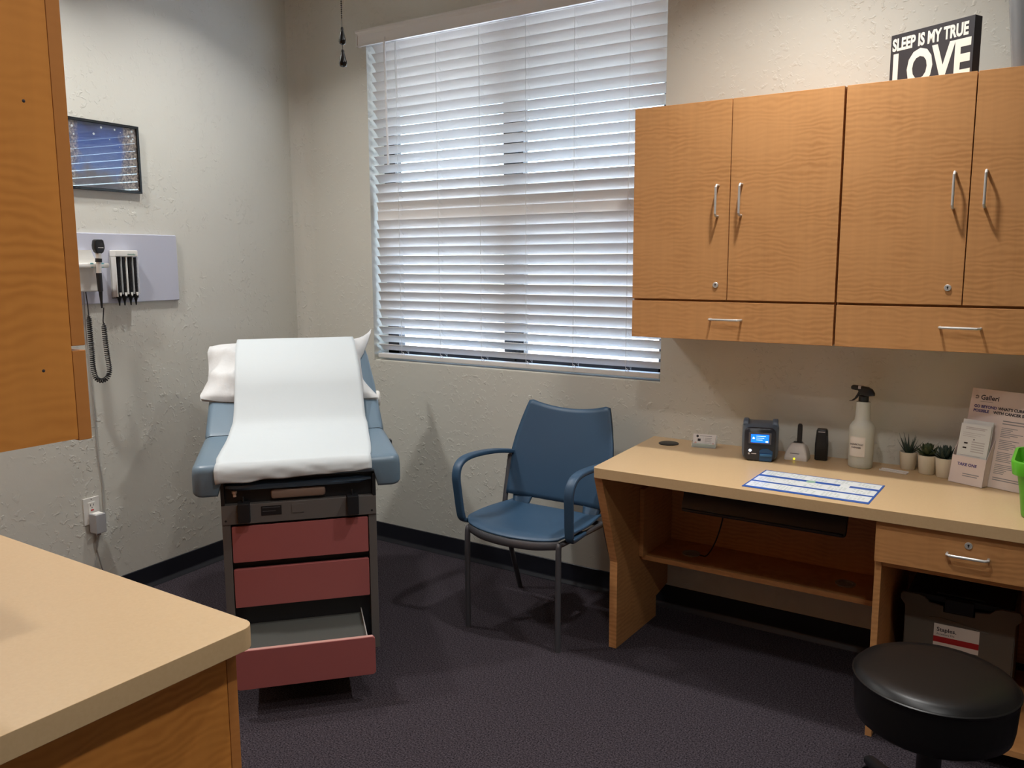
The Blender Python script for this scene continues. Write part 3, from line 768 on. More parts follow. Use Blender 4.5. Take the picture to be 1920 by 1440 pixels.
# ------------------------------------------------------------------ blue chair
ch = thing('armchair', 'navy plastic armchair with dark metal legs against the wall beside the desk', 'chair', (-1.800, 2.88, 0), 0)
cx = 0.
def leg(path, r=.0115):
    m = MB(); m.tube(catmull(path, 5), r, 12); return m
for sx in (-1, 1):
    m = leg([(sx * .216, -.192, 0), (sx * .216, -.192, .2), (sx * .216, -.190, .40), (sx * .214, -.183, .428)]); m.build('leg', M_dsteel, ch)
for sx in (-1, 1):
    m = leg([(sx * .272, .29, 0), (sx * .262, .20, .22), (sx * .252, .135, .40), (sx * .250, .135, .46), (sx * .252, .16, .56), (sx * .254, .185, .655)]); m.build('leg', M_dsteel, ch)
m = MB()
m.tube(catmull([(-.214, -.183, .425), (-.12, -.222, .418), (0, -.235, .416), (.12, -.222, .418), (.214, -.183, .425)]), .013, 10, flat=(.7, 1.3))
for sx in (-1, 1): m.tube([(sx * .214, -.183, .425), (sx * .235, 0, .432), (sx * .250, .135, .44)], .011, 10)
m.tube([(-.25, .135, .43), (.25, .135, .43)], .011, 10)
m.build('seat_frame', M_dsteel, ch)
# seat
def seat(i, j, dz=0):
    v = j; u = 2 * i - 1
    yb, yf_ = .155, -.235 + .045 * u * u
    y = yf_ + (yb - yf_) * v
    wv = .232 - .010 * v + .018 * math.sin(PI * min(1, v * 1.1)) - (.02 * max(0, (.12 - v) / .12) ** 2)
    z = .458 - .012 * (1 - u * u) * math.sin(PI * v) - .018 * max(0, 1 - v / .14) ** 2 + .010 * abs(u) ** 6
    return V((u * wv, y, z + dz))
m = MB(); m.grid(seat, 24, 20); sm_ = m.build('seat', M_navy, ch, smooth=60)
md = sm_.modifiers.new('thickness', 'SOLIDIFY'); md.thickness = .010; md.offset = -1; md2 = sm_.modifiers.new('edge', 'BEVEL'); md2.width = .003; md2.segments = 2
# back
def back_hw(z):
    for (z0, w0), (z1, w1) in zip(BH[:-1], BH[1:]):
        if z0 <= z <= z1:
            f = (z - z0) / (z1 - z0); f = f * f * (3 - 2 * f) if False else f; return w0 + (w1 - w0) * f
    return BH[-1][1]
BH = [(.49, .243), (.53, .250), (.58, .253), (.66, .252), (.74, .241), (.82, .222), (.88, .204), (.905, .194)]
def backf(i, j):
    u = 2 * i - 1
    ztop = .868 + .030 * u * u + (.004 if abs(u) < .97 else -.004); zb = .492 - .012 * (1 - u * u)
    z = zb + (ztop - zb) * j
    y = .165 + .10 * max(0, (z - .49) / .4) ** 1.1 - .04 * u * u * (1 - .55 * j) + .012
    return V((u * back_hw(max(.49, min(.905, z))), y, z))
m = MB(); m.grid(backf, 24, 20)
for sx in (-1, 1):
    def tabf(i, j, sx=sx):
        x = sx * (.125 + .095 * i + (.012 * (1 - j) * (1 if i < .5 else -1)))
        z = .448 + (.50 - .448) * j
        return V((x, .148 + .030 * j - .028 * (x / .25) ** 2 + .004, z))
    m.grid(tabf, 6, 5)
bk_ = m.build('backrest', M_navy, ch, smooth=60)
md = bk_.modifiers.new('thickness', 'SOLIDIFY'); md.thickness = .010; md.offset = 0
for sx in (-1, 1):
    m = MB()
    pa = catmull([(sx * .252, .182, .672), (sx * .262, .08, .690), (sx * .268, -.04, .700), (sx * .268, -.13, .698), (sx * .267, -.178, .678), (sx * .265, -.197, .635), (sx * .262, -.192, .57), (sx * .257, -.180, .475), (sx * .253, -.165, .447), (sx * .243, -.12, .437), (sx * .235, -.03, .437)], 6)
    n = len(pa)
    rs = []
    for i, p_ in enumerate(pa):
        d_ = (pa[min(i + 1, n - 1)] - pa[max(i - 1, 0)]).normalized(); side_ = V((1, 0, 0)); nn = d_.cross(side_).normalized()
        f = i / (n - 1); wd = .021 - .004 * f if f < .75 else .015; tk = .009
        rs.append([p_ + side_ * a2 + nn * b2 for a2, b2 in rrect(2 * wd, 2 * tk, .006, 3)])
    m.rings(rs); m.build('armrest', M_navy, ch, smooth=50)
m = MB(); 
for sx in (-1, 1): m.box(sx * .252 - .008, sx * .252 + .008, .178, .194, .648, .668, .003)
m.build('arm_clip', M_steel, ch)

# ------------------------------------------------------------------ desk
dk = thing('desk', 'beige-topped built-in desk with angled wood end panel along the window wall', 'desk', (-1.44, YB, 0), 0)
def dy(y): return y - YB
m = MB(); r = .02
X1 = 1.2 + 1.44
pts = [(X1, -.001), (-.045, -.001)] + [(-.0 + r - r * math.cos(R(a)), dy(2.685) + r - r * math.sin(R(a))) for a in range(0, 91, 10)] + [(X1, dy(2.685))]
m.prism(pts, 'z', .717, .755, bev=.0015); m.build('worktop', M_lam, dk)
m = MB(); m.prism([(dy(2.70), .7165), (dy(2.838), .352), (dy(2.838), 0), (dy(3.212), 0), (dy(3.212), .09), (dy(3.3295), .11), (dy(3.3295), .7165)], 'x', -.0, .032, bev=.001); m.build('end_panel', M_wood, dk, smooth=0)
m = MB(); m.box(.033, 1.44 - .467, dy(3.055), dy(3.328), .300, .320, .001); m.build('cable_shelf', M_wood, dk)
m = MB(); m.box(.033, 1.44 - .467, dy(3.312), dy(3.329), .3205, .700, .001); m.build('modesty_panel', M_wood, dk, smooth=0)
m = MB(); m.box(.033, .052, dy(3.03), dy(3.311), .3205, .60, .001); m.build('shelf_bracket', M_wood, dk)
for x in (.20, .80):
    m = MB(); m.lathe([(.036, 0), (.036, .004), (.026, .004), (.026, .001)], 22, (x, dy(3.17), .3203)); m.build('cable_port', mat('port_grey', (150, 146, 140), .5) if x < .5 else MATS['port_grey'], dk)
m = MB(); m.lathe([(.041, 0), (.041, .003), (.036, .005), (.001, .0045)], 28, (.072, dy(3.216), .7552)); m.build('grommet', M_black, dk)

pd = thing('desk_pedestal', 'wood drawer pedestal under right end of desk with open bay below', 'drawer unit', (-.235, YB, 0), 0)
pw0, pw1 = -.467 + .235, .06 + .235
m = MB()
m.box(pw0, pw0 + .02, dy(2.722), -.02, 0, .7165, .001); m.box(pw1 - .02, pw1, dy(2.722), -.02, 0, .7165, .001)
m.box(pw0 + .02, pw1 - .02, dy(2.725), -.02, .567, .582, .001); m.box(pw0 + .02, pw1 - .02, dy(3.30), -.021, .11, .567)
m.box(pw0 + .02, pw1 - .02, dy(2.725), -.02, .06, .08, .001)
m.build('frame', M_wood, pd, smooth=0)
m = MB(); m.box(pw0 + .001, pw1 - .001, dy(2.702), dy(2.7215), .586, .713, .0012); d_ = m.build('drawer', M_wood, pd)
hx = -.214 + .235
m = MB(); pull(m, (hx - .053, dy(2.702), .650), (hx + .053, dy(2.702), .650), (0, -1, 0), .026); m.build('handle', M_satin, d_)
lock(d_, (hx, dy(2.702), .681))

kt = thing('keyboard_tray', 'black keyboard tray with dropped front panel mounted beneath the desk worktop', 'keyboard tray', (-.8565, 2.80, .612), 0)
TT = Matrix.Rotation(R(-22), 4, 'X')
m = MB(); m.prism(rrect(.566, .098, .012, 4, 0, .049), 'y', 0, .016, bev=.003); m.build('drop_front', M_tray, kt, M=TT)
m = MB(); m.box(-.277, .277, -.012, .004, .0, .010, .004); m.build('lip', M_tray, kt, M=TT)
m = MB(); m.box(-.265, .265, .06, .36, .055, .067, .002); m.build('tray', M_black, kt)
for sx in (-1, 1):
    m = MB(); m.box(sx * .25 - .012, sx * .25 + .012, .08, .34, .0675, .1045); m.build('slide_rail', M_dsteel, kt)
m = MB(); m.tube(catmull([(-1.055, 2.95, .664), (-1.052, 2.97, .60), (-1.06, 3.02, .54), (-1.11, 3.09, .42), (-1.165, 3.15, .335), (-1.20, 3.165, .3235)]), .0028, 7)
tag(m.build('cable', M_black), 'thin black cable hanging from keyboard tray to the under-desk shelf', 'cable')

# file box in the bay
fb = thing('file_box', 'grey plastic file box with black lid in the pedestal bay', 'file box', (-.245, 2.93, .0805), 0)
zb = .0805
m = MB()
m.prism([(-.150, 0), (.150, 0), (.158, .30), (.172, .318), (.172, .335), (.165, .343), (.118, .343), (.102, .338), (.085, .322), (.045, .318), (.045, .300), (-.045, .300), (-.045, .318), (-.085, .322), (-.102, .338), (-.118, .343), (-.165, .343), (-.172, .335), (-.172, .318), (-.158, .30)], 'y', 0, .012, bev=.002)
m.box(-.158, -.150, .012, .30, 0, .335); m.box(.150, .158, .012, .30, 0, .335); m.box(-.158, .158, .292, .30, 0, .335); m.box(-.15, .15, .012, .292, 0, .008)
m.build('box', M_bin, fb, smooth=30)
m = MB(); m.box(-.148, .148, .014, .29, .325, .345, .004); m.box(-.041, .041, -.004, .014, .303, .345, .003); m.box(-.07, .07, .03, .05, .345, .352, .002); m.build('lid', M_black, fb)
m = MB(); m.tube(catmull([(-.085, -.001, .275), (-.05, -.001, .278), (.0, -.001, .272), (.05, -.001, .262), (.085, -.001, .258)]), .0018, 6); m.build('rib', M_bin, fb)
m = MB(); m.box(-.068, .062, -.0015, .0, .18, .258); lb = m.build('label', M_label, fb, smooth=0)
m = MB(); m.box(-.068, .062, -.0022, -.0014, .197, .216); m.build('label_band', M_redl, lb, smooth=0)
m = MB(); m.text('Staples.', .019, (-.060, -.0015, .234), (1, 0, 0), (0, 0, 1), .0004, .0003); m.text('Accessory File', .009, (-.060, -.0015, .222), (1, 0, 0), (0, 0, 1), .0004); m.build('lettering', M_ink, lb, smooth=0)

# ------------------------------------------------------------------ stool
st = thing('swivel_stool', 'round black vinyl swivel stool in front of the drawer pedestal', 'stool', (-.228, 2.222, 0), R(128))
m = MB(); m.lathe([(.001, .348), (.12, .350), (.163, .356), (.178, .368), (.182, .39), (.186, .455), (.186, .470), (.1885, .473), (.1885, .477), (.185, .480), (.180, .487), (.168, .4935), (.14, .497), (.08, .499), (.001, .4995)], 64); m.build('cushion', M_stool, st, smooth=50)
m = MB(); m.lathe([(.1865, .470), (.190, .473), (.190, .4765), (.186, .479)], 64); m.build('piping', M_stool, st, smooth=50)
m = MB(); m.lathe([(.05, .09), (.05, .15), (.03, .165), (.028, .29), (.016, .295), (.016, .336), (.09, .340), (.09, .3478), (.001, .3478)], 24); m.lathe([(.001, .085), (.05, .09)], 24); m.build('column', M_black, st)
m = MB()
for k in range(5):
    a = 2 * PI * k / 5; c_, s_ = math.cos(a), math.sin(a)
    rs = []
    for rr, z, hw, hh in ((.03, .12, .024, .028), (.12, .108, .022, .024), (.22, .088, .018, .017), (.288, .080, .015, .013)):
        rs.append([V((c_ * rr - s_ * a2, s_ * rr + c_ * a2, z + b2)) for a2, b2 in rrect(2 * hw, 2 * hh, .01, 3)])
    m.rings(rs)
m.build('star_base', M_black, st)
for k in range(5):
    a = 2 * PI * k / 5; c_, s_ = math.cos(a), math.sin(a); px, py = c_ * .285, s_ * .285
    m = MB(); T = Matrix.Translation(V((px, py, .0275))) @ Matrix.Rotation(a + .7, 4, 'Z') @ Matrix.Rotation(R(90), 4, 'X')
    for zz in (-.018, .006): m.lathe([(.014, 0), (.0265, .001), (.0275, .004), (.0275, .009), (.0265, .0115), (.014, .012)], 20, M=T @ Matrix.Translation(V((0, 0, zz))))
    m.tube([(px, py, .03), (px, py, .075)], .007, 8); m.build('caster', M_blackg, st)

# ------------------------------------------------------------------ things on the desk
ZD = .7553
# laminated sheet
ls = thing('reference_sheet', 'laminated blue and white printed reference sheet lying on desk', 'sheet', (-.694, 2.853, ZD), R(0))
m = MB(); m.box(-.200, .200, -.131, .131, 0, .0012); m.build('backing', M_sheetb, ls, smooth=0)
m = MB()
for y0, y1_ in ((-.112, -.046), (-.028, .036), (.062, .123)): m.box(-.194, .194, y0, y1_, .0012, .0016)
m.box(.075, .105, .035, .066, .0014, .0018)
m.build('panel', M_sheetw, ls, smooth=0)
m = MB(); 
for y0 in (-.112, -.028, .062):
    for k in range(5):
        xx = -.180 + .076 * k
        for q_ in range(4):
            for w_ in range(5): 
                if random.random() < .8: m.box(xx + w_ * .0115, xx + w_ * .0115 + .0075, y0 + .010 + q_ * .013, y0 + .0145 + q_ * .013, .0016, .0018)
m.build('print', M_sheett, ls, smooth=0)
m = MB(); m.lathe([(.016, 0), (.001, .0001)], 16, (-.02, .047, .0017)); m.build('emblem', M_sheetg, ls)
# business cards
bh = thing('card_holder', 'clear acrylic holder with a business card at the left end of desk', 'card holder', (-1.222, 3.235, ZD), R(12))
m = MB(); m.box(-.048, .048, -.022, .026, 0, .003, .001); m.box(-.048, .048, -.022, -.0195, .003, .018, .001); m.box(-.048, -.0465, -.02, .024, .003, .026); m.box(.0465, .048, -.02, .024, .003, .026); m.prism([(.010, .003), (.0125, .003), (.024, .045), (.0215, .045)], 'x', -.048, .048); m.build('holder', M_clear, bh)
cd = thing('business_card', 'white and green business card standing in acrylic holder', 'card', (-1.222, 3.235, ZD + .0035), R(12))
m = MB(); T = Matrix.Translation(V((0, -.014, 0))) @ Matrix.Rotation(R(-16), 4, 'X')
m.box(-.0445, .0445, 0, .004, 0, .051); m.build('card', M_card, cd, smooth=0, M=T)
m = MB(); m.box(-.0445, .0445, -.0006, 0, .0, .0115); m.build('green_band', M_cgreen, cd, smooth=0, M=T)
m = MB(); m.box(-.018, .03, -.0005, 0, .0425, .0445); m.box(-.004, -.0035, -.0005, 0, .014, .040)
for k in range(5): m.box(0.002, .03 - .004 * (k % 2), -.0005, 0, .016 + .0045 * k, .0175 + .0045 * k)
m.build('print', M_inkg, cd, smooth=0, M=T)
m = MB(); m.lathe([(.005, 0), (.0034, .0002)], 16, M=Matrix.Translation(V((-.027, -.0004, .042))) @ Matrix.Rotation(R(90), 4, 'X')); m.box(-.026, -.014, -.0006, 0, .022, .032); m.build('logo', M_ink, cd, M=T)
m = MB()
for x, z in ((-.034, .0145), (.036, .0125)): m.lathe([(.0045, 0), (.001, .0004)], 14, M=Matrix.Translation(V((x, -.0008, z))) @ Matrix.Rotation(R(90), 4, 'X'))
m.build('figure', M_cskin, cd, M=T)
# countertop analyser
an = thing('desktop_printer', 'dark grey desktop device with lit blue screen on desk', 'device', (-.965, 3.135, ZD), R(16))
an.scale = (.95, 1, .90)
def hull(w, z0, z1, y): return [V((a2, y, b2)) for a2, b2 in rrect(w, z1 - z0, .022, 5, 0, (z0 + z1) / 2)]
m = MB(); m.rings([hull(.118, .003, .140, -.022), hull(.134, .001, .150, .0), hull(.142, .001, .153, .04), hull(.138, .002, .152, .09), hull(.120, .010, .14, .115)])
for sx in (-1, 1): m.rings([[V((sx * .056 + a2, y, .15 + b2)) for a2, b2 in rrect(.022, h, .006, 3, 0, h / 2 - .008)] for y, h in ((.004, .012), (.016, .024), (.05, .026), (.09, .016))])
m.build('shell', M_pshell, an, smooth=50)
m = MB(); m.rings([hull(.112, .005, .137, -.0285), hull(.119, .002, .141, -.024), hull(.121, .002, .142, -.018)]); m.build('front_panel', M_printer, an, smooth=50)
m = MB(); m.box(-.043, .043, -.0305, -.028, .074, .122, .001); bz = m.build('bezel', M_bezel, an)
m = MB(); m.box(-.034, .034, -.0315, -.030, .080, .114); m.build('screen', M_screen, bz, smooth=0)
m = MB(); m.prism([(-.028, .099), (-.024, .104), (-.020, .099), (-.020, .095), (-.028, .095)], 'y', -.0321, -.0316)
for k in range(3): m.box(-.014, .022 - .006 * k, -.0320, -.0316, .1065 - .008 * k, .1075 - .008 * k)
m.box(.022, .031, -.032, -.0316, .082, .0875); m.build('screen_icons', M_screenw, bz, smooth=0)
m = MB(); m.prism([(.0, .002), (.046, .002), (.050, .03), (.050, .045), (.030, .056), (.010, .054), (.0, .046)], 'y', -.032, -.027, bev=.001); sl = m.build('label_slot', M_pblue, an)
m = MB(); m.box(.002, .046, -.038, -.031, .024, .034, .001); m.build('slot_lip', M_pblue2, sl)
m = MB(); m.lathe([(.006, 0), (.005, .003), (.001, .0032)], 16, M=Matrix.Translation(V((-.036, -.029, .045))) @ Matrix.Rotation(R(90), 4, 'X')); m.build('lit_button', M_screenw, an)
m = MB(); m.box(-.044, -.037, -.0296, -.0284, .028, .035); m.box(-.031, -.012, -.0292, -.0284, .030, .033); m.build('marking', M_inkl, an, smooth=0)
# dock and its probe
dc = thing('charging_dock', 'small pale grey charging dock with yellow light on desk', 'dock', (-.850, 3.228, ZD), R(4))
m = MB(); rs = []
for z, w, y0, y1_, r in ((0, .085, -.036, .04, .006), (.012, .084, -.036, .04, .006), (.014, .083, -.034, .04, .006), (.03, .076, -.029, .038, .008), (.048, .062, -.02, .034, .01), (.058, .048, -.012, .03, .01), (.062, .03, -.004, .026, .008)):
    rs.append([V((a2, b2, z)) for a2, b2 in rrect(w, y1_ - y0, r, 4, 0, (y0 + y1_) / 2)])
m.rings(rs); db = m.build('body', M_dock, dc, smooth=45)
m = MB(); m.box(-.016, .016, -.005, .02, .0625, .0635); m.build('slot', M_black, dc, smooth=0)
m = MB(); m.box(-.020, .013, -.0318, -.0300, .0245, .0270); m.build('marking', M_inkg, dc, smooth=0)
m = MB(); m.lathe([(.0032, 0), (.0024, .002), (.0004, .0025)], 12, M=Matrix.Translation(V((-.004, -.0362, .007))) @ Matrix.Rotation(R(90), 4, 'X')); m.build('indicator_light', M_led, dc)
prb = thing('probe_handle', 'slim black handle standing upright in the grey charging dock', 'probe', (-.845, 3.234, ZD + .064), R(4))
m = MB(); rs = []
for z, w, d in ((0, .017, .012), (.05, .0175, .012), (.066, .016, .011), (.071, .010, .008)): rs.append([V((a2, b2, z)) for a2, b2 in rrect(w, d, .003, 3)])
m.rings(rs); m.build('handle', M_black, prb)
# black battery pack
bt = thing('battery_pack', 'upright black battery pack between charging dock and spray bottle', 'battery pack', (-.770, 3.262, ZD), R(10))
m = MB(); rs = []
for z, w, d in ((0, .040, .034), (.003, .046, .040), (.06, .047, .040), (.09, .043, .036), (.112, .040, .034), (.118, .034, .028)): rs.append([V((a2, b2, z)) for a2, b2 in rrect(w, d, .009, 4)])
m.rings(rs); bb = m.build('case', M_black, bt, smooth=45)
m = MB(); m.box(-.013, .011, -.0185, -.0172, .1075, .1105, .0004); m.build('contact_strip', M_inkl, bt)
m = MB(); m.tube([(.019, -.0165, .04), (.0185, -.0165, .095)], .0016, 6); m.build('side_ridge', M_printer, bt)
# spray bottle
sb = thing('spray_bottle', 'frosted spray bottle with black trigger head and cleaner label on desk', 'spray bottle', (-.622, 3.222, ZD), R(-12))
def stad(w, d, z): return [V((w / 2 * math.cos(2 * PI * k / 32), d / 2 * math.sin(2 * PI * k / 32), z)) for k in range(32)]
m = MB(); m.rings([stad(.078, .066, 0), stad(.084, .072, .004), stad(.086, .074, .02), stad(.089, .077, .12), stad(.090, .078, .140), stad(.088, .076, .150), stad(.070, .062, .164), stad(.057, .052, .172), stad(.052, .048, .182), stad(.049, .046, .215), stad(.050, .047, .236), stad(.048, .046, .241), stad(.034, .034, .242)]); m.build('bottle', M_bottle, sb, smooth=50)
m = MB(); m.rings([stad(.075, .063, .004), stad(.0815, .0695, .022), stad(.0825, .0705, .105)]); m.build('liquid', M_liquid, sb, smooth=50)
m = MB()
def lab(i, j):
    a = R(-90 - 37 + 74 * i); return V((.0455 * math.cos(a), .0395 * math.sin(a), .044 + .072 * j))
m.grid(lab, 14, 2); lb = m.build('label', M_label, sb, smooth=60)
m = MB()
m.text('DISINFECTANT', .0083, (-.0245, -.0398, .086), (1, 0, 0), (0, 0, 1), .0006, .0002, .80, space=1.1); m.text('CLEANER', .0083, (-.018, -.0400, .075), (1, 0, 0), (0, 0, 1), .0006, .0002, .9, space=1.1)
m.build('lettering', M_ink, lb, smooth=0)
m = MB(); m.lathe([(.0165, .2425), (.0175, .244), (.0170, .262), (.012, .264)], 20)
m.rings([[V((x, a2, z + b2)) for a2, b2 in rrect(w, h, .005, 3)] for x, z, w, h in ((-.046, .289, .012, .012), (-.04, .290, .016, .017), (-.02, .289, .018, .018), (-.008, .279, .022, .036), (.012, .278, .024, .034), (.028, .276, .020, .024), (.038, .271, .010, .012))])
sp_ = m.build('sprayer_head', M_black, sb, smooth=45)
m = MB(); m.rings([[p_ + V((a2, b2, 0)) for a2, b2 in rrect(.008, .012, .002, 2)] for p_ in (V((-.014, 0, .28)), V((-.019, 0, .268)), V((-.028, 0, .252)), V((-.040, 0, .241)), V((-.048, 0, .239)))]); m.build('trigger', M_black, sp_)
m = MB(); m.box(-.018, -.008, -.0118, .0118, .287, .2985, .001); m.build('nozzle_window', M_inkl, sp_)
# little plastic tray
wt = thing('slide_tray', 'narrow white plastic strip lying on desk in front of the potted plants', 'tray', (-.505, 3.206, ZD), R(-10))
m = MB(); m.box(-.047, .047, -.013, .013, 0, .003, .001); m.box(-.047, .047, -.013, -.011, .003, .0065, .0005); m.box(-.047, .047, .011, .013, .003, .0065, .0005)
m.build('strip', M_wax, wt)
# potted succulents
def pot_thing(x, y, label, sc_):
    t = thing('potted_succulent', label, 'potted plant', (x, y, ZD), 0, 'potted succulents on the desk')
    m = MB(); R1, R0, H = .0300 * sc_, .0245 * sc_, .063 * sc_
    m.lathe([(.001, .001), (R0 - .002, 0), (R0, .002), (R1, H), (R1 - .0025, H + .0005), (R1 - .004, H - .008), (.001, H - .009)], 30); m.build('pot', M_pot, t, smooth=50)
    m = MB(); m.lathe([(R1 - .0045, 0), (R1 * .5, .003), (.001, .004)], 20, (0, 0, H - .0085)); m.build('soil', M_soil, t)
    return t, H - .006
def leaf(m, base, d, up, L, w, tk, curve=0., tip=.1, n=7, blunt=False):
    d = V(d).normalized(); up = V(up).normalized(); side = d.cross(up).normalized(); up = side.cross(d).normalized(); rs = []
    for k in range(n + 1):
        f = k / n; p_ = V(base) + d * (L * f) + up * (curve * L * f * f)
        if blunt: ww = w * (math.sin(PI * (.12 + .86 * f ** .75)) ** .7)
        else: ww = w * (1 - f) ** .75 * (.75 + .5 * math.sin(PI * min(1, f * 1.6)))
        ww = max(ww, .0003); t2 = max(tk * ww / w, .0002)
        rs.append([p_ + side * (ww * math.cos(2 * PI * q_ / 8)) + up * (t2 * math.sin(2 * PI * q_ / 8)) for q_ in range(8)])
    m.rings(rs)
t, H = pot_thing(-.472, 3.283, 'potted spiky succulent with long upright leaves, nearest the spray bottle', 1.0)
for k in range(17):
    a = k * 2.4; el = 80 - 2.6 * k if k < 13 else 34; L = .058 + .006 * ((k * 7) % 4)
    m = MB(); d = V((math.cos(a) * math.cos(R(el)), math.sin(a) * math.cos(R(el)), math.sin(R(el)))); leaf(m, V((.006 * math.cos(a), .006 * math.sin(a), H)), d, (0, 0, 1) if el < 70 else (math.cos(a), math.sin(a), .2), L + (.006 if el < 50 else 0), .0048, .0022, .12); m.build('leaf', M_leafa, t)
t, H = pot_thing(-.4045, 3.246, 'potted broad-leaved rosette succulent, middle of the three pots', 1.06)
for k in range(22):
    a = k * 2.4; ring = k / 21; el = 78 - 66 * ring; L = .026 + .023 * ring
    m = MB(); d = V((math.cos(a) * math.cos(R(el)), math.sin(a) * math.cos(R(el)), math.sin(R(el)))); leaf(m, V((.004 * math.cos(a), .004 * math.sin(a), H + .020 * (1 - ring))), d, (0, 0, 1) if el < 70 else (-math.cos(a), -math.sin(a), .3), L, .0115, .003, .25, blunt=True); m.build('leaf', M_leafb, t)
t, H = pot_thing(-.3455, 3.224, 'potted dark finger-leaved succulent beside the leaflet display', 1.08)
for k in range(24):
    a = k * 2.4 + .5; ring = k / 23; el = 84 - 66 * ring; L = .030 + .020 * ring
    m = MB(); d = V((math.cos(a) * math.cos(R(el)), math.sin(a) * math.cos(R(el)), math.sin(R(el)))); leaf(m, V((.007 * math.cos(a), .007 * math.sin(a), H + .018 * (1 - ring))), d, (0, 0, 1) if el < 70 else (-math.cos(a), -math.sin(a), .3), L, .0068, .004, .25, blunt=True); m.build('leaf', M_leafc, t)
# counter display with leaflet pocket
PSI = R(-23)
ds = thing('counter_display', 'pink-white printed counter display board with take-one leaflet pocket on desk', 'display board', (-.307, 3.196, ZD), PSI)
LE = R(12.5); T = Matrix.Rotation(-LE, 4, 'X')
m = MB(); m.box(0, .29, 0, .004, .001, .322); m.build('board', M_poster, ds, smooth=0, M=T)
m = MB(); m.prism([(.008, .004), (.09, .004), (.078, .20)], 'x', .10, .104, bev=0); m.build('easel_back', M_poster, ds, smooth=0)
m = MB()
m.text('Galleri', .0225, (.032, 0, .286), (1, 0, 0), (0, 0, 1), .0006, .0004)
for k in range(8):
    a = 2 * PI * k / 8
    if k != 4: m.tube([(.0195 + .003 * math.cos(a), -.0006, .293 + .003 * math.sin(a)), (.0195 + .0065 * math.cos(a), -.0006, .293 + .0065 * math.sin(a))], .001, 5)
m.box(.032, .074, -.0006, 0, .279, .2798)
m.build('logo', M_ink, ds, smooth=0, M=T)
m = MB(); m.text("GO BEYOND", .0128, (.015, 0, .258), (1, 0, 0), (0, 0, 1), .0006, .0005); m.text("POSSIBLE", .0128, (.015, 0, .243), (1, 0, 0), (0, 0, 1), .0006, .0005); m.build('violet_heading', M_inkp, ds, smooth=0, M=T)
m = MB(); m.text("WHAT'S CURRENTLY", .0128, (.0945, 0, .258), (1, 0, 0), (0, 0, 1), .0006, .0005); m.text("WITH CANCER SCREENING", .0128, (.0815, 0, .243), (1, 0, 0), (0, 0, 1), .0006, .0005); m.build('heading', M_ink, ds, smooth=0, M=T)
m = MB(); random.seed(9)
for k in range(2): m.box(.117, .27 - .02 * k, -.0005, 0, .222 - .009 * k, .2255 - .009 * k)
for k in range(27):
    for c_ in (.117, .205):
        w_ = random.uniform(.03, .075)
        if k % 7 != 6: m.box(c_, c_ + w_, -.0005, 0, .200 - .0058 * k, .2022 - .0058 * k)
for k in range(2): m.box(.117, .27 - .04 * k, -.0005, 0, .034 - .007 * k, .037 - .007 * k)
m.build('body_copy', M_inkg, ds, smooth=0, M=T)
# pocket
m = MB(); P0x, P1x = -.008, .107
m.prism([(-.030, .001), (.001, .001), (.024, .118), (.015, .118), (-.020, .066), (-.030, .062)] if False else [(-.034, .001), (-.034, .003), (.0, .003), (.0, .001)], 'x', P0x, P1x)
zt_ = .092
m.prism([(-.034, .001), (-.0325, .001), (-.0145, zt_), (-.016, zt_)], 'x', P0x, P1x)
for xx in (P0x, P1x - .0012): m.prism([(-.034, .001), (-.0005, .001), (.030, .155), (.024, .150), (-.016, zt_)], 'x', xx, xx + .0012)
m.build('leaflet_pocket', M_poster, ds, smooth=0)
u_ = V((0, .018, zt_ - .001)).normalized()
m = MB(); m.text('TAKE ONE', .0135, (.014, -.034 + .0178 * .66, .061), (1, 0, 0), u_, .0006, .0004); m.build('pocket_lettering', M_inkp, ds, smooth=0)
m = MB()
for k, w_ in enumerate((.055, .05)): m.quad(V((.036, -.034, .001)) + u_ * (.034 - .007 * k) + V((0, -.0005, 0)), (w_, 0, 0), u_ * .0028)
m.build('pocket_print', M_inkg, ds, smooth=0)
for k in range(3):
    lf = thing('leaflet', ('front white printed leaflet in the take-one pocket', 'middle white printed leaflet in the take-one pocket, just behind front one', 'rear white printed leaflet in the pocket, taller than others')[k], 'leaflet', (-.307, 3.196, ZD), PSI, 'leaflets in the display pocket')
    y_ = -.0265 + .006 * k; T2 = Matrix.Translation(V((0, y_, .004))) @ Matrix.Rotation(R(-11.2 - .4 * k), 4, 'X')
    m = MB(); x_ = .001 + (0, .001, -.003)[k]; hgt = (.199, .2, .212)[k]
    m.box(x_, x_ + .1, 0, .0035, 0, hgt); m.build('paper', M_leaflet, lf, smooth=0, M=T2)
    if k == 0:
        m = MB()
        for q_ in range(2): m.box(.018, .088 - .006 * q_, -.0005, 0, .186 - .005 * q_, .189 - .005 * q_)
        for q_ in range(3): m.box(.012, .085 - .015 * q_, -.0005, 0, .168 - .006 * q_, .1695 - .006 * q_)
        for q_ in range(5): m.box(.045, .088, -.0005, 0, .138 - .008 * q_, .1415 - .008 * q_)
        for q_ in range(5): m.box(.014, .08 - .01 * (q_ % 2), -.0005, 0, .092 - .005 * q_, .0935 - .005 * q_)
        m.build('print', M_inkl, lf, smooth=0, M=T2)
        m = MB(); m.box(.02, .032, -.0006, 0, .131, .136); m.box(.018, .03, -.0006, 0, .115, .120); m.box(.049, .053, -.0006, 0, .146, .150); m.build('figures', M_ink, lf, smooth=0, M=T2)
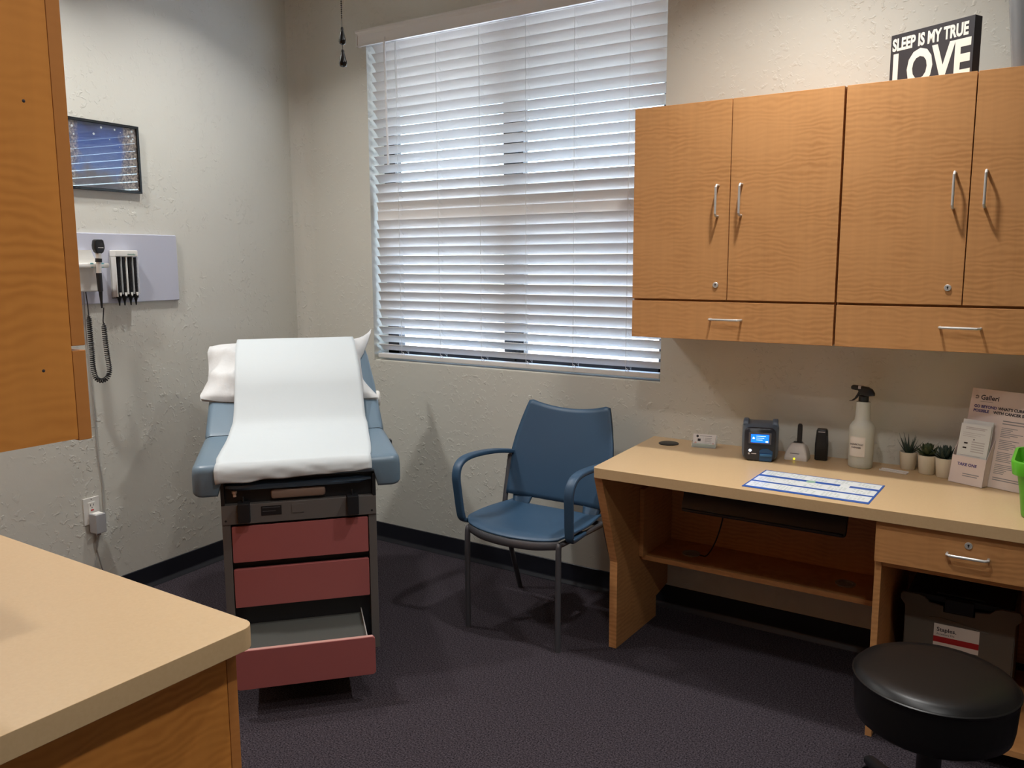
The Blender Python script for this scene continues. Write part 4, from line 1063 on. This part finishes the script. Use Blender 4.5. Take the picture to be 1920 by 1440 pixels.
# green tub
gb = thing('green_tub', 'bright green plastic tub standing on desk at the right edge', 'tub', (.005, 2.905, ZD), R(0))
m = MB(); rs = []
for z, w, d, r in ((0, .196, .186, .03), (.006, .204, .196, .032), (.128, .232, .226, .034), (.130, .262, .256, .04), (.168, .272, .266, .042), (.171, .268, .262, .04), (.171, .254, .248, .038), (.132, .238, .232, .034), (.01, .198, .190, .03), (.009, .05, .05, .02)):
    rs.append([V((x, y, z)) for x, y in rrect(w, d, r)])
m.rings(rs); m.build('body', M_green, gb, smooth=50)

# ------------------------------------------------------------------ light
def can(name, x, y, w, col=(1., .985, .958), size=.13, spread=128, z=CEIL - .03):
    l = bpy.data.lights.new(name, 'AREA'); l.shape = 'DISK'; l.size = size; l.energy = w; l.color = col; l.spread = R(spread)
    o = bpy.data.objects.new(name, l); COL.objects.link(o); o.location = (x, y, z); return o
can('ceiling_light', -3.07, 1.39, 18)
can('ceiling_light', -2.87, 2.45, 10)
can('ceiling_light', -.78, 2.60, 18)
can('ceiling_light', -.80, 1.36, 11)
can('ceiling_light', .08, .50, 14)
wd = bpy.data.worlds.new('sky'); sc.world = wd; wd.use_nodes = True
nt = wd.node_tree; bg = nt.nodes['Background']
sk = nt.nodes.new('ShaderNodeTexSky'); sk.sky_type = 'NISHITA'; sk.sun_elevation = R(48); sk.sun_rotation = R(200); sk.sun_disc = False
nt.links.new(sk.outputs['Color'], bg.inputs['Color']); bg.inputs['Strength'].default_value = 2.2
sl_ = bpy.data.lights.new('sun', 'SUN'); sl_.energy = 35.0; sl_.angle = R(.6); sl_.color = (1, .96, .9)
so = bpy.data.objects.new('sun', sl_); COL.objects.link(so); so.rotation_euler = (R(42), 0, R(-20))   # comes from behind the building

# ------------------------------------------------------------------ camera
cam = bpy.data.cameras.new('camera'); co = bpy.data.objects.new('camera', cam); COL.objects.link(co)
cam.sensor_width = 36; cam.lens = 36 * 1591.07 / 1920; cam.clip_start = .02
rt = V((.8322, .5544, -.0040)); dn = V((.0755, -.1205, -.9898)); fw_ = V((-.5492, .8235, -.1421))
M = Matrix((( rt.x, -dn.x, -fw_.x, 0), (rt.y, -dn.y, -fw_.y, 0), (rt.z, -dn.z, -fw_.z, 1.5), (0, 0, 0, 1)))
co.matrix_world = M
sc.camera = co
sc.view_settings.view_transform = 'Standard'; sc.view_settings.look = 'None'; sc.view_settings.gamma = 1; sc.view_settings.exposure = -0.12
sc.view_settings.use_curve_mapping = False
